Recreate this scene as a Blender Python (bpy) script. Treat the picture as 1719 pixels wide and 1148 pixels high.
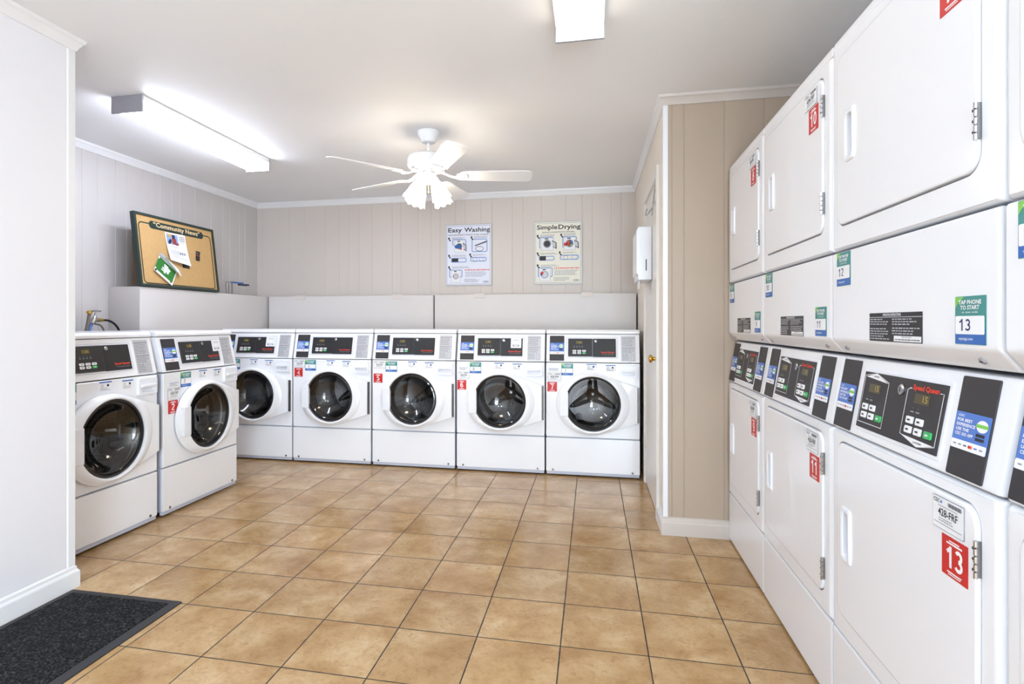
import bpy, bmesh, math, random
from mathutils import Matrix, Vector
PI = math.pi
random.seed(7)
for o in list(bpy.data.objects):
    bpy.data.objects.remove(o)
SC = bpy.context.scene
COL = SC.collection

# ------------------------------------------------------------------ camera
YAW = 0.195955566
cam = bpy.data.cameras.new('camera'); cam.sensor_width = 36.0; cam.sensor_fit = 'HORIZONTAL'
cam.lens = 926.833 / 1719 * 36
cam.shift_x = (859.5 - 811.06) / 1719
cam.shift_y = -(574 - 542.83) / 1719
cam.clip_start = 0.05
camo = bpy.data.objects.new('camera', cam); COL.objects.link(camo)
camo.location = (0, 0, 1.16); camo.rotation_euler = (PI / 2, 0, YAW)
SC.camera = camo
SC.view_settings.view_transform = 'Standard'
SC.view_settings.look = 'None'
SC.view_settings.gamma = 1
SC.view_settings.use_curve_mapping = False
SC.view_settings.exposure = 0.57

# ------------------------------------------------------------------ world and added rear fill light
W = bpy.data.worlds.new('world'); SC.world = W; W.use_nodes = True
W.node_tree.nodes['Background'].inputs[0].default_value = (0.80, 0.88, 1.0, 1)
W.node_tree.nodes['Background'].inputs[1].default_value = 0.3
FIX = 17.0        # diffuser emission of the left ceiling fixture
FIXB = 2.6       # of the right one
FIX_FILL = 31.0       # of two unseen fixtures added behind the camera as fill
FILL_REAR = 138.0       # watts of a daylight-coloured fill light added behind the camera
def area(name, loc, rot, sx, sy, watts, col=(1, 1, 1)):
    l = bpy.data.lights.new(name, 'AREA'); l.shape = 'RECTANGLE'; l.size = sx; l.size_y = sy
    l.energy = watts; l.color = col
    o = bpy.data.objects.new(name, l); COL.objects.link(o); o.location = loc; o.rotation_euler = rot
    return o
area('entrance_daylight', (.70, -2.72, 1.05), (-PI / 2, 0, PI), 1.35, 2.0, FILL_REAR, (0.76, 0.89, 1.0))

# ------------------------------------------------------------------ materials
def lin(c):
    c = c / 255.0
    return c / 12.92 if c <= 0.04045 else ((c + 0.055) / 1.055) ** 2.4
def rgb(r, g, b): return (lin(r), lin(g), lin(b), 1)
MATS = {}
def mat(name, col, rough=0.5, metal=0.0, spec=0.5, var=0.03, scale=6.0, bump=0.0, bscale=200.0, emit=None, coat=0.0):
    m = bpy.data.materials.new(name); m.use_nodes = True
    nt = m.node_tree; b = nt.nodes['Principled BSDF']
    b.inputs['Roughness'].default_value = rough; b.inputs['Metallic'].default_value = metal
    b.inputs['Specular IOR Level'].default_value = spec; b.inputs['Coat Weight'].default_value = coat
    c = rgb(*col)
    if var > 0:
        tc = nt.nodes.new('ShaderNodeTexCoord'); nz = nt.nodes.new('ShaderNodeTexNoise')
        nz.inputs['Scale'].default_value = scale; nz.inputs['Detail'].default_value = 3
        nt.links.new(tc.outputs['Object'], nz.inputs['Vector'])
        mx = nt.nodes.new('ShaderNodeMix'); mx.data_type = 'RGBA'
        mx.inputs[6].default_value = tuple(x * (1 - var) for x in c[:3]) + (1,)
        mx.inputs[7].default_value = tuple(min(1, x * (1 + var)) for x in c[:3]) + (1,)
        nt.links.new(nz.outputs['Fac'], mx.inputs[0]); nt.links.new(mx.outputs[2], b.inputs['Base Color'])
    else:
        b.inputs['Base Color'].default_value = c
    if bump > 0:
        tc = nt.nodes.new('ShaderNodeTexCoord'); nz = nt.nodes.new('ShaderNodeTexNoise')
        nz.inputs['Scale'].default_value = bscale; nz.inputs['Detail'].default_value = 4
        nt.links.new(tc.outputs['Object'], nz.inputs['Vector'])
        bp = nt.nodes.new('ShaderNodeBump'); bp.inputs['Strength'].default_value = bump; bp.inputs['Distance'].default_value = 0.002
        nt.links.new(nz.outputs['Fac'], bp.inputs['Height']); nt.links.new(bp.outputs[0], b.inputs['Normal'])
    if emit:
        b.inputs['Emission Color'].default_value = rgb(*emit[0]); b.inputs['Emission Strength'].default_value = emit[1]
    MATS[name] = m
    return m

WALLC = (214, 205, 198)
mat('wall_paint', WALLC, 0.45, var=0.03, scale=2.5, bump=0.12, bscale=150)
mat('near_wall_paint', (238, 237, 242), 0.45, var=0.01, scale=2.5, bump=0.06, bscale=150)
mat('alcove_paint', (206, 201, 199), 0.45, var=0.02, scale=2.5, bump=0.12, bscale=150)
mat('closet_side_paint', (240, 231, 218), 0.45, var=0.02, scale=3, bump=0.1, bscale=150)  # wall colour lightened to stand in for light reaching this side
mat('closet_paint', (182, 163, 144), 0.45, var=0.04, scale=3, bump=0.2, bscale=160)
mat('closet_trim', (204, 193, 184), 0.4, var=0.03, scale=6, bump=0.1)
mat('white_paint', (238, 238, 240), 0.35, var=0.02, scale=5, bump=0.08, bscale=90)
mat('ceiling_paint', (245, 245, 246), 0.6, var=0.02, scale=1.5, bump=0.15, bscale=60)
mat('door_paint', (236, 233, 228), 0.3, var=0.02)
mat('ledge_paint', (212, 207, 204), 0.4, var=0.03, scale=4, bump=0.1)
mat('enamel', (243, 244, 248), 0.22, var=0.01, scale=3, coat=0.3)
mat('enamel_dryer', (243, 244, 248), 0.22, var=0.01, scale=3, coat=0.3)
mat('plastic_white', (240, 242, 248), 0.32, var=0.01)
mat('seam', (60, 58, 58), 0.7, var=0)
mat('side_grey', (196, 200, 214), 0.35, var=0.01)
mat('black', (32, 31, 34), 0.4, var=0.05)
mat('dark_panel', (48, 46, 50), 0.5, var=0.05)
mat('rubber', (30, 30, 32), 0.45, var=0.05)
mat('chrome', (190, 192, 196), 0.22, metal=1.0, var=0.05)
mat('steel', (170, 172, 176), 0.28, metal=1.0, var=0.08)
mat('brass', (205, 165, 80), 0.25, metal=1.0, var=0.05)
mat('red', (205, 38, 36), 0.4, var=0.02)
mat('red_text', (228, 62, 38), 0.5, var=0)
mat('white_print', (244, 244, 246), 0.45, var=0)
mat('paper', (238, 239, 242), 0.6, var=0.02)
mat('cream_paper', (240, 237, 224), 0.6, var=0.02)
mat('blue_paper', (232, 235, 248), 0.6, var=0.02)
mat('ink', (38, 38, 42), 0.6, var=0)
mat('navy', (30, 34, 92), 0.5, var=0)
mat('grey_ink', (150, 152, 160), 0.6, var=0)
mat('dark_ink', (88, 90, 98), 0.6, var=0)
mat('plate_grey', (196, 197, 202), 0.35, metal=0.2, var=0.03)
mat('blue', (82, 124, 204), 0.4, var=0.02)
mat('blue_line', (140, 165, 215), 0.5, var=0.02)
mat('teal', (62, 142, 138), 0.4, var=0.02)
mat('deep_blue', (48, 104, 182), 0.4, var=0.02)
mat('lime', (128, 200, 84), 0.4, var=0.02)
mat('green_btn', (60, 180, 100), 0.4, var=0)
mat('orange', (236, 120, 40), 0.4, var=0)
mat('display', (66, 58, 38), 0.3, var=0, emit=((120, 104, 50), 0.08))
mat('digit', (150, 135, 60), 0.4, var=0, emit=((210, 180, 70), 0.15))
mat('cork', (196, 158, 104), 0.8, var=0.12, scale=60, bump=0.3, bscale=150)
mat('banner_text', (232, 205, 158), 0.6, var=0)
mat('board_green', (34, 52, 48), 0.4, var=0.06)
mat('board_back', (88, 66, 46), 0.8, var=0.1)
mat('pamphlet_green', (44, 120, 44), 0.5, var=0.15, scale=30)
mat('mat_rubber', (34, 33, 37), 0.55, var=0.1)
mat('hose_black', (24, 24, 26), 0.35, var=0.05)
mat('hose_blue', (100, 130, 205), 0.4, var=0.05)
mat('pipe_grey', (122, 116, 106), 0.5, var=0.1)
mat('galvanised', (176, 176, 184), 0.45, metal=0.6, var=0.06)
mat('hinge_metal', (140, 136, 134), 0.3, metal=1.0, var=0.1)
mat('fan_white', (240, 240, 242), 0.35, var=0.01)
mat('diffuser', (250, 248, 242), 0.4, var=0, emit=((228, 237, 255), FIX))
mat('diffuser_soft', (250, 248, 242), 0.4, var=0, emit=((255, 246, 230), FIXB))
mat('diffuser_fill', (250, 248, 242), 0.4, var=0, emit=((200, 230, 255), FIX_FILL))
mat('diffuser_pan', (236, 235, 232), 0.4, var=0)
mat('shade_glow', (255, 246, 226), 0.4, var=0, emit=((255, 240, 218), 10.0))
mat('skin_red', (150, 60, 52), 0.6, var=0.05)

def mixmat(name, tint, gloss_rough, fac_ior=1.5, alpha=None):
    """dark door glass: clear tinted body with a glossy surface"""
    m = bpy.data.materials.new(name); m.use_nodes = True; nt = m.node_tree
    nt.nodes.remove(nt.nodes['Principled BSDF']); out = nt.nodes['Material Output']
    tr = nt.nodes.new('ShaderNodeBsdfTransparent'); tr.inputs[0].default_value = tint
    gl = nt.nodes.new('ShaderNodeBsdfGlossy'); gl.inputs['Roughness'].default_value = gloss_rough
    gl.inputs['Color'].default_value = (1, 1, 1, 1)
    lw_ = nt.nodes.new('ShaderNodeLayerWeight'); lw_.inputs[0].default_value = 0.5
    pw = nt.nodes.new('ShaderNodeMath'); pw.operation = 'POWER'; pw.inputs[1].default_value = 4.0; nt.links.new(lw_.outputs['Facing'], pw.inputs[0])
    fr = nt.nodes.new('ShaderNodeMath'); fr.operation = 'MULTIPLY_ADD'; fr.inputs[1].default_value = 0.6; fr.inputs[2].default_value = 0.06; nt.links.new(pw.outputs[0], fr.inputs[0])
    mx = nt.nodes.new('ShaderNodeMixShader')
    nt.links.new(fr.outputs[0], mx.inputs[0]); nt.links.new(tr.outputs[0], mx.inputs[1]); nt.links.new(gl.outputs[0], mx.inputs[2])
    nt.links.new(mx.outputs[0], out.inputs[0])
    MATS[name] = m
mixmat('door_glass', (0.42, 0.41, 0.40, 1), 0.03, 1.45)

def drum_material():
    m = mat('drum_steel', (168, 168, 172), 0.3, metal=1.0, var=0)
    nt = m.node_tree; b = nt.nodes['Principled BSDF']
    tc = nt.nodes.new('ShaderNodeTexCoord'); vo = nt.nodes.new('ShaderNodeTexVoronoi')
    vo.inputs['Scale'].default_value = 62; vo.inputs['Randomness'].default_value = 0.0
    nt.links.new(tc.outputs['Object'], vo.inputs['Vector'])
    lt = nt.nodes.new('ShaderNodeMath'); lt.operation = 'LESS_THAN'; lt.inputs[1].default_value = 0.24
    nt.links.new(vo.outputs['Distance'], lt.inputs[0])
    mx = nt.nodes.new('ShaderNodeMix'); mx.data_type = 'RGBA'
    mx.inputs[6].default_value = rgb(176, 176, 180); mx.inputs[7].default_value = (0.01, 0.01, 0.01, 1)
    nt.links.new(lt.outputs[0], mx.inputs[0]); nt.links.new(mx.outputs[2], b.inputs['Base Color'])
drum_material()

TS, TX, TY = 0.305864, 0.19177, 3.83554
def tile_material():
    m = bpy.data.materials.new('floor_tile'); m.use_nodes = True; nt = m.node_tree
    b = nt.nodes['Principled BSDF']; N = nt.nodes.new; Lk = nt.links.new
    tc = N('ShaderNodeTexCoord')
    mp = N('ShaderNodeMapping'); mp.vector_type = 'POINT'
    mp.inputs['Location'].default_value = (-TX / TS + 40, -TY / TS + 40, 0); mp.inputs['Scale'].default_value = (1 / TS, 1 / TS, 1)
    Lk(tc.outputs['Object'], mp.inputs['Vector'])
    sep = N('ShaderNodeSeparateXYZ'); Lk(mp.outputs[0], sep.inputs[0])
    def math_(op, a, b_=None, c=None):
        n = N('ShaderNodeMath'); n.operation = op
        for i, v in enumerate((a, b_, c)):
            if v is None: continue
            if isinstance(v, (int, float)): n.inputs[i].default_value = v
            else: Lk(v, n.inputs[i])
        return n.outputs[0]
    def edge(s):
        f = math_('FRACT', s)
        return math_('MINIMUM', f, math_('SUBTRACT', 1.0, f))
    wob = N('ShaderNodeTexNoise'); wob.inputs['Scale'].default_value = 22; Lk(tc.outputs['Object'], wob.inputs['Vector'])
    e = math_('MINIMUM', edge(sep.outputs[0]), edge(sep.outputs[1]))
    e = math_('ADD', e, math_('MULTIPLY', math_('SUBTRACT', wob.outputs['Fac'], 0.5), 0.006))
    mr = N('ShaderNodeMapRange'); mr.inputs[1].default_value = 0.0060; mr.inputs[2].default_value = 0.0095
    Lk(e, mr.inputs[0])                     # 0 in the grout, 1 on the tile
    cb = N('ShaderNodeCombineXYZ'); Lk(math_('FLOOR', sep.outputs[0]), cb.inputs[0]); Lk(math_('FLOOR', sep.outputs[1]), cb.inputs[1])
    wn = N('ShaderNodeTexWhiteNoise'); wn.noise_dimensions = '3D'; Lk(cb.outputs[0], wn.inputs['Vector'])
    off = N('ShaderNodeVectorMath'); off.operation = 'MULTIPLY_ADD'
    Lk(wn.outputs['Color'], off.inputs[0]); off.inputs[1].default_value = (9, 9, 9); Lk(tc.outputs['Object'], off.inputs[2])
    n1 = N('ShaderNodeTexNoise'); n1.inputs['Scale'].default_value = 4.5; n1.inputs['Detail'].default_value = 7; n1.inputs['Roughness'].default_value = 0.62
    n1.inputs['Distortion'].default_value = 0.3
    Lk(off.outputs[0], n1.inputs['Vector'])
    cr = N('ShaderNodeValToRGB'); el = cr.color_ramp.elements
    el[0].position = 0.26; el[0].color = rgb(154, 112, 66); el[1].position = 0.80; el[1].color = rgb(214, 188, 150)
    x = el.new(0.52); x.color = rgb(185, 150, 104)
    Lk(n1.outputs['Fac'], cr.inputs[0])
    n2 = N('ShaderNodeTexNoise'); n2.inputs['Scale'].default_value = 38; n2.inputs['Detail'].default_value = 6; n2.inputs['Roughness'].default_value = 0.7
    n2.inputs['Distortion'].default_value = 1.2
    Lk(off.outputs[0], n2.inputs['Vector'])
    mr2 = N('ShaderNodeMapRange'); mr2.inputs[1].default_value = 0.50; mr2.inputs[2].default_value = 0.78; mr2.inputs[4].default_value = 0.70
    Lk(n2.outputs['Fac'], mr2.inputs[0])
    mx0 = N('ShaderNodeMix'); mx0.data_type = 'RGBA'; Lk(mr2.outputs[0], mx0.inputs[0]); Lk(cr.outputs[0], mx0.inputs[6])
    mx0.inputs[7].default_value = rgb(142, 102, 64)
    hs = N('ShaderNodeHueSaturation'); Lk(mx0.outputs[2], hs.inputs['Color'])
    Lk(math_('MULTIPLY_ADD', wn.outputs['Value'], 0.12, 0.94), hs.inputs['Value'])
    mx = N('ShaderNodeMix'); mx.data_type = 'RGBA'; Lk(mr.outputs[0], mx.inputs[0])
    mx.inputs[6].default_value = rgb(56, 46, 38); Lk(hs.outputs[0], mx.inputs[7])
    Lk(mx.outputs[2], b.inputs['Base Color'])
    ro = N('ShaderNodeMapRange'); ro.inputs[3].default_value = 0.8; ro.inputs[4].default_value = 0.20; Lk(mr.outputs[0], ro.inputs[0])
    Lk(math_('ADD', ro.outputs[0], math_('MULTIPLY', n1.outputs['Fac'], 0.06)), b.inputs['Roughness'])
    b.inputs['Specular IOR Level'].default_value = 0.55
    hh = math_('ADD', mr.outputs[0], math_('MULTIPLY', n1.outputs['Fac'], 0.04))
    bp = N('ShaderNodeBump'); bp.inputs['Strength'].default_value = 0.35; bp.inputs['Distance'].default_value = 0.003
    Lk(hh, bp.inputs['Height']); Lk(bp.outputs[0], b.inputs['Normal'])
    MATS['floor_tile'] = m
tile_material()

def carpet_material():
    m = mat('mat_pile', (52, 52, 50), 0.95, var=0, spec=0.1); nt = m.node_tree; b = nt.nodes['Principled BSDF']
    tc = nt.nodes.new('ShaderNodeTexCoord'); v = nt.nodes.new('ShaderNodeTexNoise'); v.inputs['Scale'].default_value = 130
    v.inputs['Detail'].default_value = 4; v.inputs['Roughness'].default_value = 0.75
    nt.links.new(tc.outputs['Object'], v.inputs['Vector'])
    cr = nt.nodes.new('ShaderNodeValToRGB'); e = cr.color_ramp.elements
    e[0].position = 0.42; e[0].color = rgb(24, 24, 25); e[1].position = 0.70; e[1].color = rgb(104, 101, 92)
    x = e.new(0.56); x.color = rgb(52, 52, 54)
    nt.links.new(v.outputs['Fac'], cr.inputs[0]); nt.links.new(cr.outputs[0], b.inputs['Base Color'])
    bp = nt.nodes.new('ShaderNodeBump'); bp.inputs['Strength'].default_value = 1.0; bp.inputs['Distance'].default_value = 0.006
    nt.links.new(v.outputs['Fac'], bp.inputs['Height']); nt.links.new(bp.outputs[0], b.inputs['Normal'])
carpet_material()

# ------------------------------------------------------------------ mesh builder
_txt = {}
def text_mesh(s, bold):
    key = (s, bold)
    if key not in _txt:
        c = bpy.data.curves.new('lettering', 'FONT'); c.body = s; c.resolution_u = 2; c.offset = bold; c.fill_mode = 'BOTH'
        o = bpy.data.objects.new('lettering', c)
        me = bpy.data.meshes.new_from_object(o)
        vs = [(v.co.x, v.co.y) for v in me.vertices]; fs = [tuple(p.vertices) for p in me.polygons]
        bpy.data.objects.remove(o); bpy.data.curves.remove(c); bpy.data.meshes.remove(me)
        x0 = min(v[0] for v in vs); x1 = max(v[0] for v in vs); y0 = min(v[1] for v in vs); y1 = max(v[1] for v in vs)
        _txt[key] = (vs, fs, x0, x1, y0, y1)
    return _txt[key]

def rr(x0, y0, x1, y1, r, n=5):
    """rounded rectangle outline, counter-clockwise"""
    r = max(1e-5, min(r, abs(x1 - x0) / 2 - 1e-6, abs(y1 - y0) / 2 - 1e-6)); P = []
    for cx, cy, a in ((x1 - r, y0 + r, -PI / 2), (x1 - r, y1 - r, 0), (x0 + r, y1 - r, PI / 2), (x0 + r, y0 + r, PI)):
        for k in range(n + 1):
            t = a + PI / 2 * k / n; P.append((cx + r * math.cos(t), cy + r * math.sin(t)))
    return P
def circle(cx, cy, r, n=24, ry=None):
    return [(cx + r * math.cos(2 * PI * k / n), cy + (ry or r) * math.sin(2 * PI * k / n)) for k in range(n)]
def hull(pts):
    pts = sorted(set(pts))
    def half(ps):
        h = []
        for p in ps:
            while len(h) > 1 and (h[-1][0] - h[-2][0]) * (p[1] - h[-2][1]) - (h[-1][1] - h[-2][1]) * (p[0] - h[-2][0]) <= 0: h.pop()
            h.append(p)
        return h
    return half(pts)[:-1] + half(pts[::-1])[:-1]
def polar(poly, c, angs):
    out = []
    for a in angs:
        dx, dy = math.cos(a), math.sin(a); best = None
        for i in range(len(poly)):
            x1, y1 = poly[i]; x2, y2 = poly[(i + 1) % len(poly)]
            ex, ey = x2 - x1, y2 - y1; den = dx * ey - dy * ex
            if abs(den) < 1e-12: continue
            t = ((x1 - c[0]) * ey - (y1 - c[1]) * ex) / den
            u = ((x1 - c[0]) * dy - (y1 - c[1]) * dx) / den
            if t > 0 and -1e-6 <= u <= 1 + 1e-6 and (best is None or t > best): best = t
        out.append((c[0] + dx * best, c[1] + dy * best))
    return out

def frame(o, xdir, up):
    """local plane: x to the right, y up, z out of the surface"""
    x = Vector(xdir).normalized(); u = Vector(up).normalized(); n = x.cross(u)
    M = Matrix.Identity(4)
    for i in range(3): M[i][0] = x[i]; M[i][1] = u[i]; M[i][2] = n[i]; M[i][3] = o[i]
    return M
FRONT = frame((0, 0, 0), (1, 0, 0), (0, 0, 1))      # faces -y

class MB:
    def __init__(s): s.v = []; s.f = []; s.m = []; s.mats = []; s.xf = Matrix.Identity(4)
    def mi(s, name):
        if name not in s.mats: s.mats.append(name)
        return s.mats.index(name)
    def add(s, vs, fs, m):
        b = len(s.v); k = s.mi(m)
        s.v += [tuple(s.xf @ Vector(v)) for v in vs]
        for f in fs: s.f.append(tuple(b + i for i in f)); s.m.append(k)
        return s
    def box(s, x0, y0, z0, x1, y1, z1, m, bev=0.0, seg=2):
        if bev <= 0:
            vs = [(x, y, z) for x in (x0, x1) for y in (y0, y1) for z in (z0, z1)]
            return s.add(vs, [(0, 1, 3, 2), (4, 6, 7, 5), (0, 4, 5, 1), (2, 3, 7, 6), (0, 2, 6, 4), (1, 5, 7, 3)], m)
        bm = bmesh.new(); bmesh.ops.create_cube(bm, size=1)
        bmesh.ops.scale(bm, vec=(x1 - x0, y1 - y0, z1 - z0), verts=bm.verts)
        bmesh.ops.translate(bm, vec=((x0 + x1) / 2, (y0 + y1) / 2, (z0 + z1) / 2), verts=bm.verts)
        bmesh.ops.bevel(bm, geom=bm.edges[:], offset=bev, segments=seg, affect='EDGES', profile=0.5)
        s._bm(bm, m); return s
    def _bm(s, bm, m):
        bm.verts.index_update()
        s.add([tuple(v.co) for v in bm.verts], [tuple(v.index for v in f.verts) for f in bm.faces], m); bm.free()
    def prism_yz(s, poly, x0, x1, m, bev=0.0):
        bm = bmesh.new()
        a = [bm.verts.new((x0, y, z)) for y, z in poly]; b = [bm.verts.new((x1, y, z)) for y, z in poly]
        n = len(poly); bm.faces.new(a); bm.faces.new(b[::-1])
        for i in range(n): bm.faces.new((a[i], b[i], b[(i + 1) % n], a[(i + 1) % n]))
        bmesh.ops.recalc_face_normals(bm, faces=bm.faces[:])
        if bev > 0: bmesh.ops.bevel(bm, geom=bm.edges[:], offset=bev, segments=2, affect='EDGES', profile=0.5)
        s._bm(bm, m); return s
    def loft(s, loops, m, cap0=False, cap1=False):
        n = len(loops[0]); vs = [p for l in loops for p in l]; fs = []
        for k in range(len(loops) - 1):
            for i in range(n):
                j = (i + 1) % n; fs.append((k * n + i, k * n + j, (k + 1) * n + j, (k + 1) * n + i))
        if cap0: fs.append(tuple(range(n))[::-1])
        if cap1: fs.append(tuple((len(loops) - 1) * n + i for i in range(n)))
        return s.add(vs, fs, m)
    def poly(s, pts, z, m): return s.add([(x, y, z) for x, y in pts], [tuple(range(len(pts)))], m)
    def slab(s, pts, z0, z1, m, bev=0.0):
        cx = sum(p[0] for p in pts) / len(pts); cy = sum(p[1] for p in pts) / len(pts)
        hx = max(abs(p[0] - cx) for p in pts); hy = max(abs(p[1] - cy) for p in pts)
        L = [[(x, y, z0) for x, y in pts], [(x, y, z1 - bev) for x, y in pts]]
        if bev > 0:
            for k in (1, 2, 3):
                t = PI / 2 * k / 3; d = bev * (1 - math.cos(t)); h = z1 - bev + bev * math.sin(t)
                L.append([(cx + (x - cx) * (1 - d / hx), cy + (y - cy) * (1 - d / hy), h) for x, y in pts])
        return s.loft(L, m, cap1=True)
    def ringslab(s, outer, inner, c, z0, z1, m, n=64, angs=None, zi=None):
        A = angs or [2 * PI * k / n for k in range(n)]
        o = polar(outer, c, A); i = polar(inner, c, A); zi = z0 if zi is None else zi
        return s.loft([[(x, y, z0) for x, y in o], [(x, y, z1) for x, y in o], [(x, y, z1) for x, y in i], [(x, y, zi) for x, y in i]], m)
    def band(s, pts, w, z, m, closed=True, h=0.0):
        """line of width w along pts"""
        n = len(pts); a = []; b = []
        for i in range(n):
            p = pts[i]; q0 = pts[i - 1] if (closed or i > 0) else p; q1 = pts[(i + 1) % n] if (closed or i < n - 1) else p
            dx, dy = q1[0] - q0[0], q1[1] - q0[1]; l = math.hypot(dx, dy) or 1; nx, ny = -dy / l * w / 2, dx / l * w / 2
            a.append((p[0] + nx, p[1] + ny, z)); b.append((p[0] - nx, p[1] - ny, z))
        fs = [(i, (i + 1) % n, n + (i + 1) % n, n + i) for i in range(n if closed else n - 1)]
        return s.add(a + b, fs, m)
    def rect(s, x0, y0, x1, y1, z, m): return s.add([(x0, y0, z), (x1, y0, z), (x1, y1, z), (x0, y1, z)], [(0, 1, 2, 3)], m)
    def text(s, body, x0, y0, x1, y1, z, m, bold=0.0):
        vs, fs, a0, a1, b0, b1 = text_mesh(body, bold)
        kx = (x1 - x0) / (a1 - a0); ky = (y1 - y0) / (b1 - b0)
        return s.add([(x0 + (x - a0) * kx, y0 + (y - b0) * ky, z) for x, y in vs], fs, m)
    def lines(s, x0, y0, x1, y1, n, z, m, fill=0.45, ragged=0.3, word=0.012):
        """rows of fine print"""
        h = (y1 - y0) / n
        for k in range(n):
            y = y1 - (k + 0.5) * h; xe = x1 - random.random() * ragged * (x1 - x0); x = x0
            while x < xe - word * 0.4:
                w = min(word * random.uniform(0.5, 1.5), xe - x)
                s.rect(x, y - h * fill / 2, x + w, y + h * fill / 2, z, m); x += w + word * 0.28
        return s
    def lathe(s, prof, c, axis, m, n=32, cap=False):
        """prof: (radius, height) along axis"""
        ax = Vector(axis).normalized(); t = Vector((1, 0, 0)) if abs(ax.x) < 0.9 else Vector((0, 1, 0))
        u = ax.cross(t).normalized(); w = ax.cross(u); c = Vector(c)
        L = [[tuple(c + ax * h + (u * math.cos(2 * PI * k / n) + w * math.sin(2 * PI * k / n)) * max(r, 1e-5)) for k in range(n)] for r, h in prof]
        return s.loft(L, m)
    def tube(s, pts, r, m, n=10, cap=True):
        P = [Vector(p) for p in pts]; L = []; prev = None
        for i, p in enumerate(P):
            d = (P[min(i + 1, len(P) - 1)] - P[max(i - 1, 0)]).normalized()
            if prev is None:
                t = Vector((0, 0, 1)) if abs(d.z) < 0.9 else Vector((1, 0, 0)); u = d.cross(t).normalized()
            else: u = (prev - d * prev.dot(d)).normalized()
            prev = u; w = d.cross(u); rr_ = r[i] if isinstance(r, (list, tuple)) else r
            L.append([tuple(p + (u * math.cos(2 * PI * k / n) + w * math.sin(2 * PI * k / n)) * rr_) for k in range(n)])
        return s.loft(L, m, cap0=cap, cap1=cap)
    def build(s, name, parent=None, loc=None, smooth=35):
        me = bpy.data.meshes.new(name); me.from_pydata(s.v, [], s.f)
        for k in s.mats: me.materials.append(MATS[k])
        me.polygons.foreach_set('material_index', s.m)
        bm = bmesh.new(); bm.from_mesh(me)
        bmesh.ops.remove_doubles(bm, verts=bm.verts, dist=1e-6); bm.to_mesh(me); bm.free()
        if smooth:
            me.polygons.foreach_set('use_smooth', [True] * len(me.polygons)); me.set_sharp_from_angle(angle=math.radians(smooth))
        me.update()
        o = bpy.data.objects.new(name, me); COL.objects.link(o)
        if parent: o.parent = parent
        if loc: o.location = loc
        if smooth:
            wn = o.modifiers.new('weighted_normals', 'WEIGHTED_NORMAL'); wn.keep_sharp = True
        return o
def smooth_path(ctrl, n=10):
    P = [Vector(p) for p in ctrl]; P = [P[0] * 2 - P[1]] + P + [P[-1] * 2 - P[-2]]; out = []
    for i in range(1, len(P) - 2):
        for k in range(n):
            t = k / n; a, b, c, d = P[i - 1], P[i], P[i + 1], P[i + 2]
            out.append(tuple(0.5 * ((2 * b) + (c - a) * t + (2 * a - 5 * b + 4 * c - d) * t * t + (3 * b - a - 3 * c + d) * t ** 3)))
    out.append(tuple(P[-2])); return out
def tag(o, label, cat, group=None, kind=None):
    if label: o['label'] = label
    if cat: o['category'] = cat
    if group: o['group'] = group
    if kind: o['kind'] = kind
    return o
def root(name, loc, rz, label, cat, group=None):
    o = bpy.data.objects.new(name, None); COL.objects.link(o); o.empty_display_size = 0.1
    o.location = loc; o.rotation_euler = (0, 0, rz); return tag(o, label, cat, group)
def copy_tree(o, parent):
    c = o.copy(); COL.objects.link(c); c.parent = parent
    for ch in [x for x in KIDS.get(o.name, [])]: copy_tree(ch, c)
    return c
KIDS = {}
def struct(M, name, label=None, **k):
    o = M.build(name, **k); o['kind'] = 'structure'
    if label: o['label'] = label
    return o

# ------------------------------------------------------------------ room shell
H = 2.41
XL, YB, XC, YC, XR, YR = -3.44, 5.20, 0.385, 3.175, 1.47, -2.60
XP, YP = -2.24, 2.033
M = MB(); M.box(XL - .1, YR - .1, -0.1, XR + .1, YB + .1, 0, 'floor_tile'); struct(M, 'floor', 'tan ceramic square tile floor with dark grout', smooth=None)
M = MB(); M.box(XL - .1, YR - .1, H, XR + .1, YB + .1, H + 0.1, 'ceiling_paint'); struct(M, 'ceiling', 'smooth off white painted ceiling', smooth=None)
def grooved(name, label, p0, p1, out, cuts, m, thick=0.1, z0=0.0, z1=H, gw=0.0032, gd=0.0026, extra=None):
    """panelled wall between two plan points with v grooves at distances along it"""
    a = Vector(p0); b = Vector(p1); d = (b - a).normalized(); n = Vector(out); L = (b - a).length
    pr = [a - n * thick, a]
    for c in sorted(cuts):
        if 0.02 < c < L - 0.02: pr += [a + d * (c - gw), a + d * (c - gw * .3) - n * gd, a + d * (c + gw * .3) - n * gd, a + d * (c + gw)]
    pr += [b, b - n * thick]
    M = MB(); k = len(pr)
    vs = [(p.x, p.y, z0) for p in pr] + [(p.x, p.y, z1) for p in pr]
    M.add(vs, [(i, (i + 1) % k, k + (i + 1) % k, k + i) for i in range(k)], m)
    return struct(M, name, label, smooth=None)
bw = [-3.379, -3.174, -3.073, -2.896, -2.668, -2.517, -2.411, -2.302, -2.162, -1.951, -1.858, -1.683, -1.55, -1.459, -1.303, -1.206, -1.05, -0.945, -0.75, -0.647, -0.473, -0.245, -0.098, -0.003, 0.166, 0.256]
grooved('wall_back', 'beige panelled back wall with narrow grooves', (XL, YB), (XC, YB), (0, -1), [x - XL for x in bw], 'wall_paint')
lw = [2.25, 2.42, 2.55, 2.78, 2.9, 3.07, 3.18, 3.303, 3.453, 3.549, 3.7, 3.795, 3.882, 4.004, 4.099, 4.278, 4.487, 4.653, 4.758, 4.905, 4.991]
grooved('wall_left', 'pale grey panelled left wall above the first washers', (XL, YP), (XL, YB), (1, 0), [y - YP for y in lw], 'alcove_paint')
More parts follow.
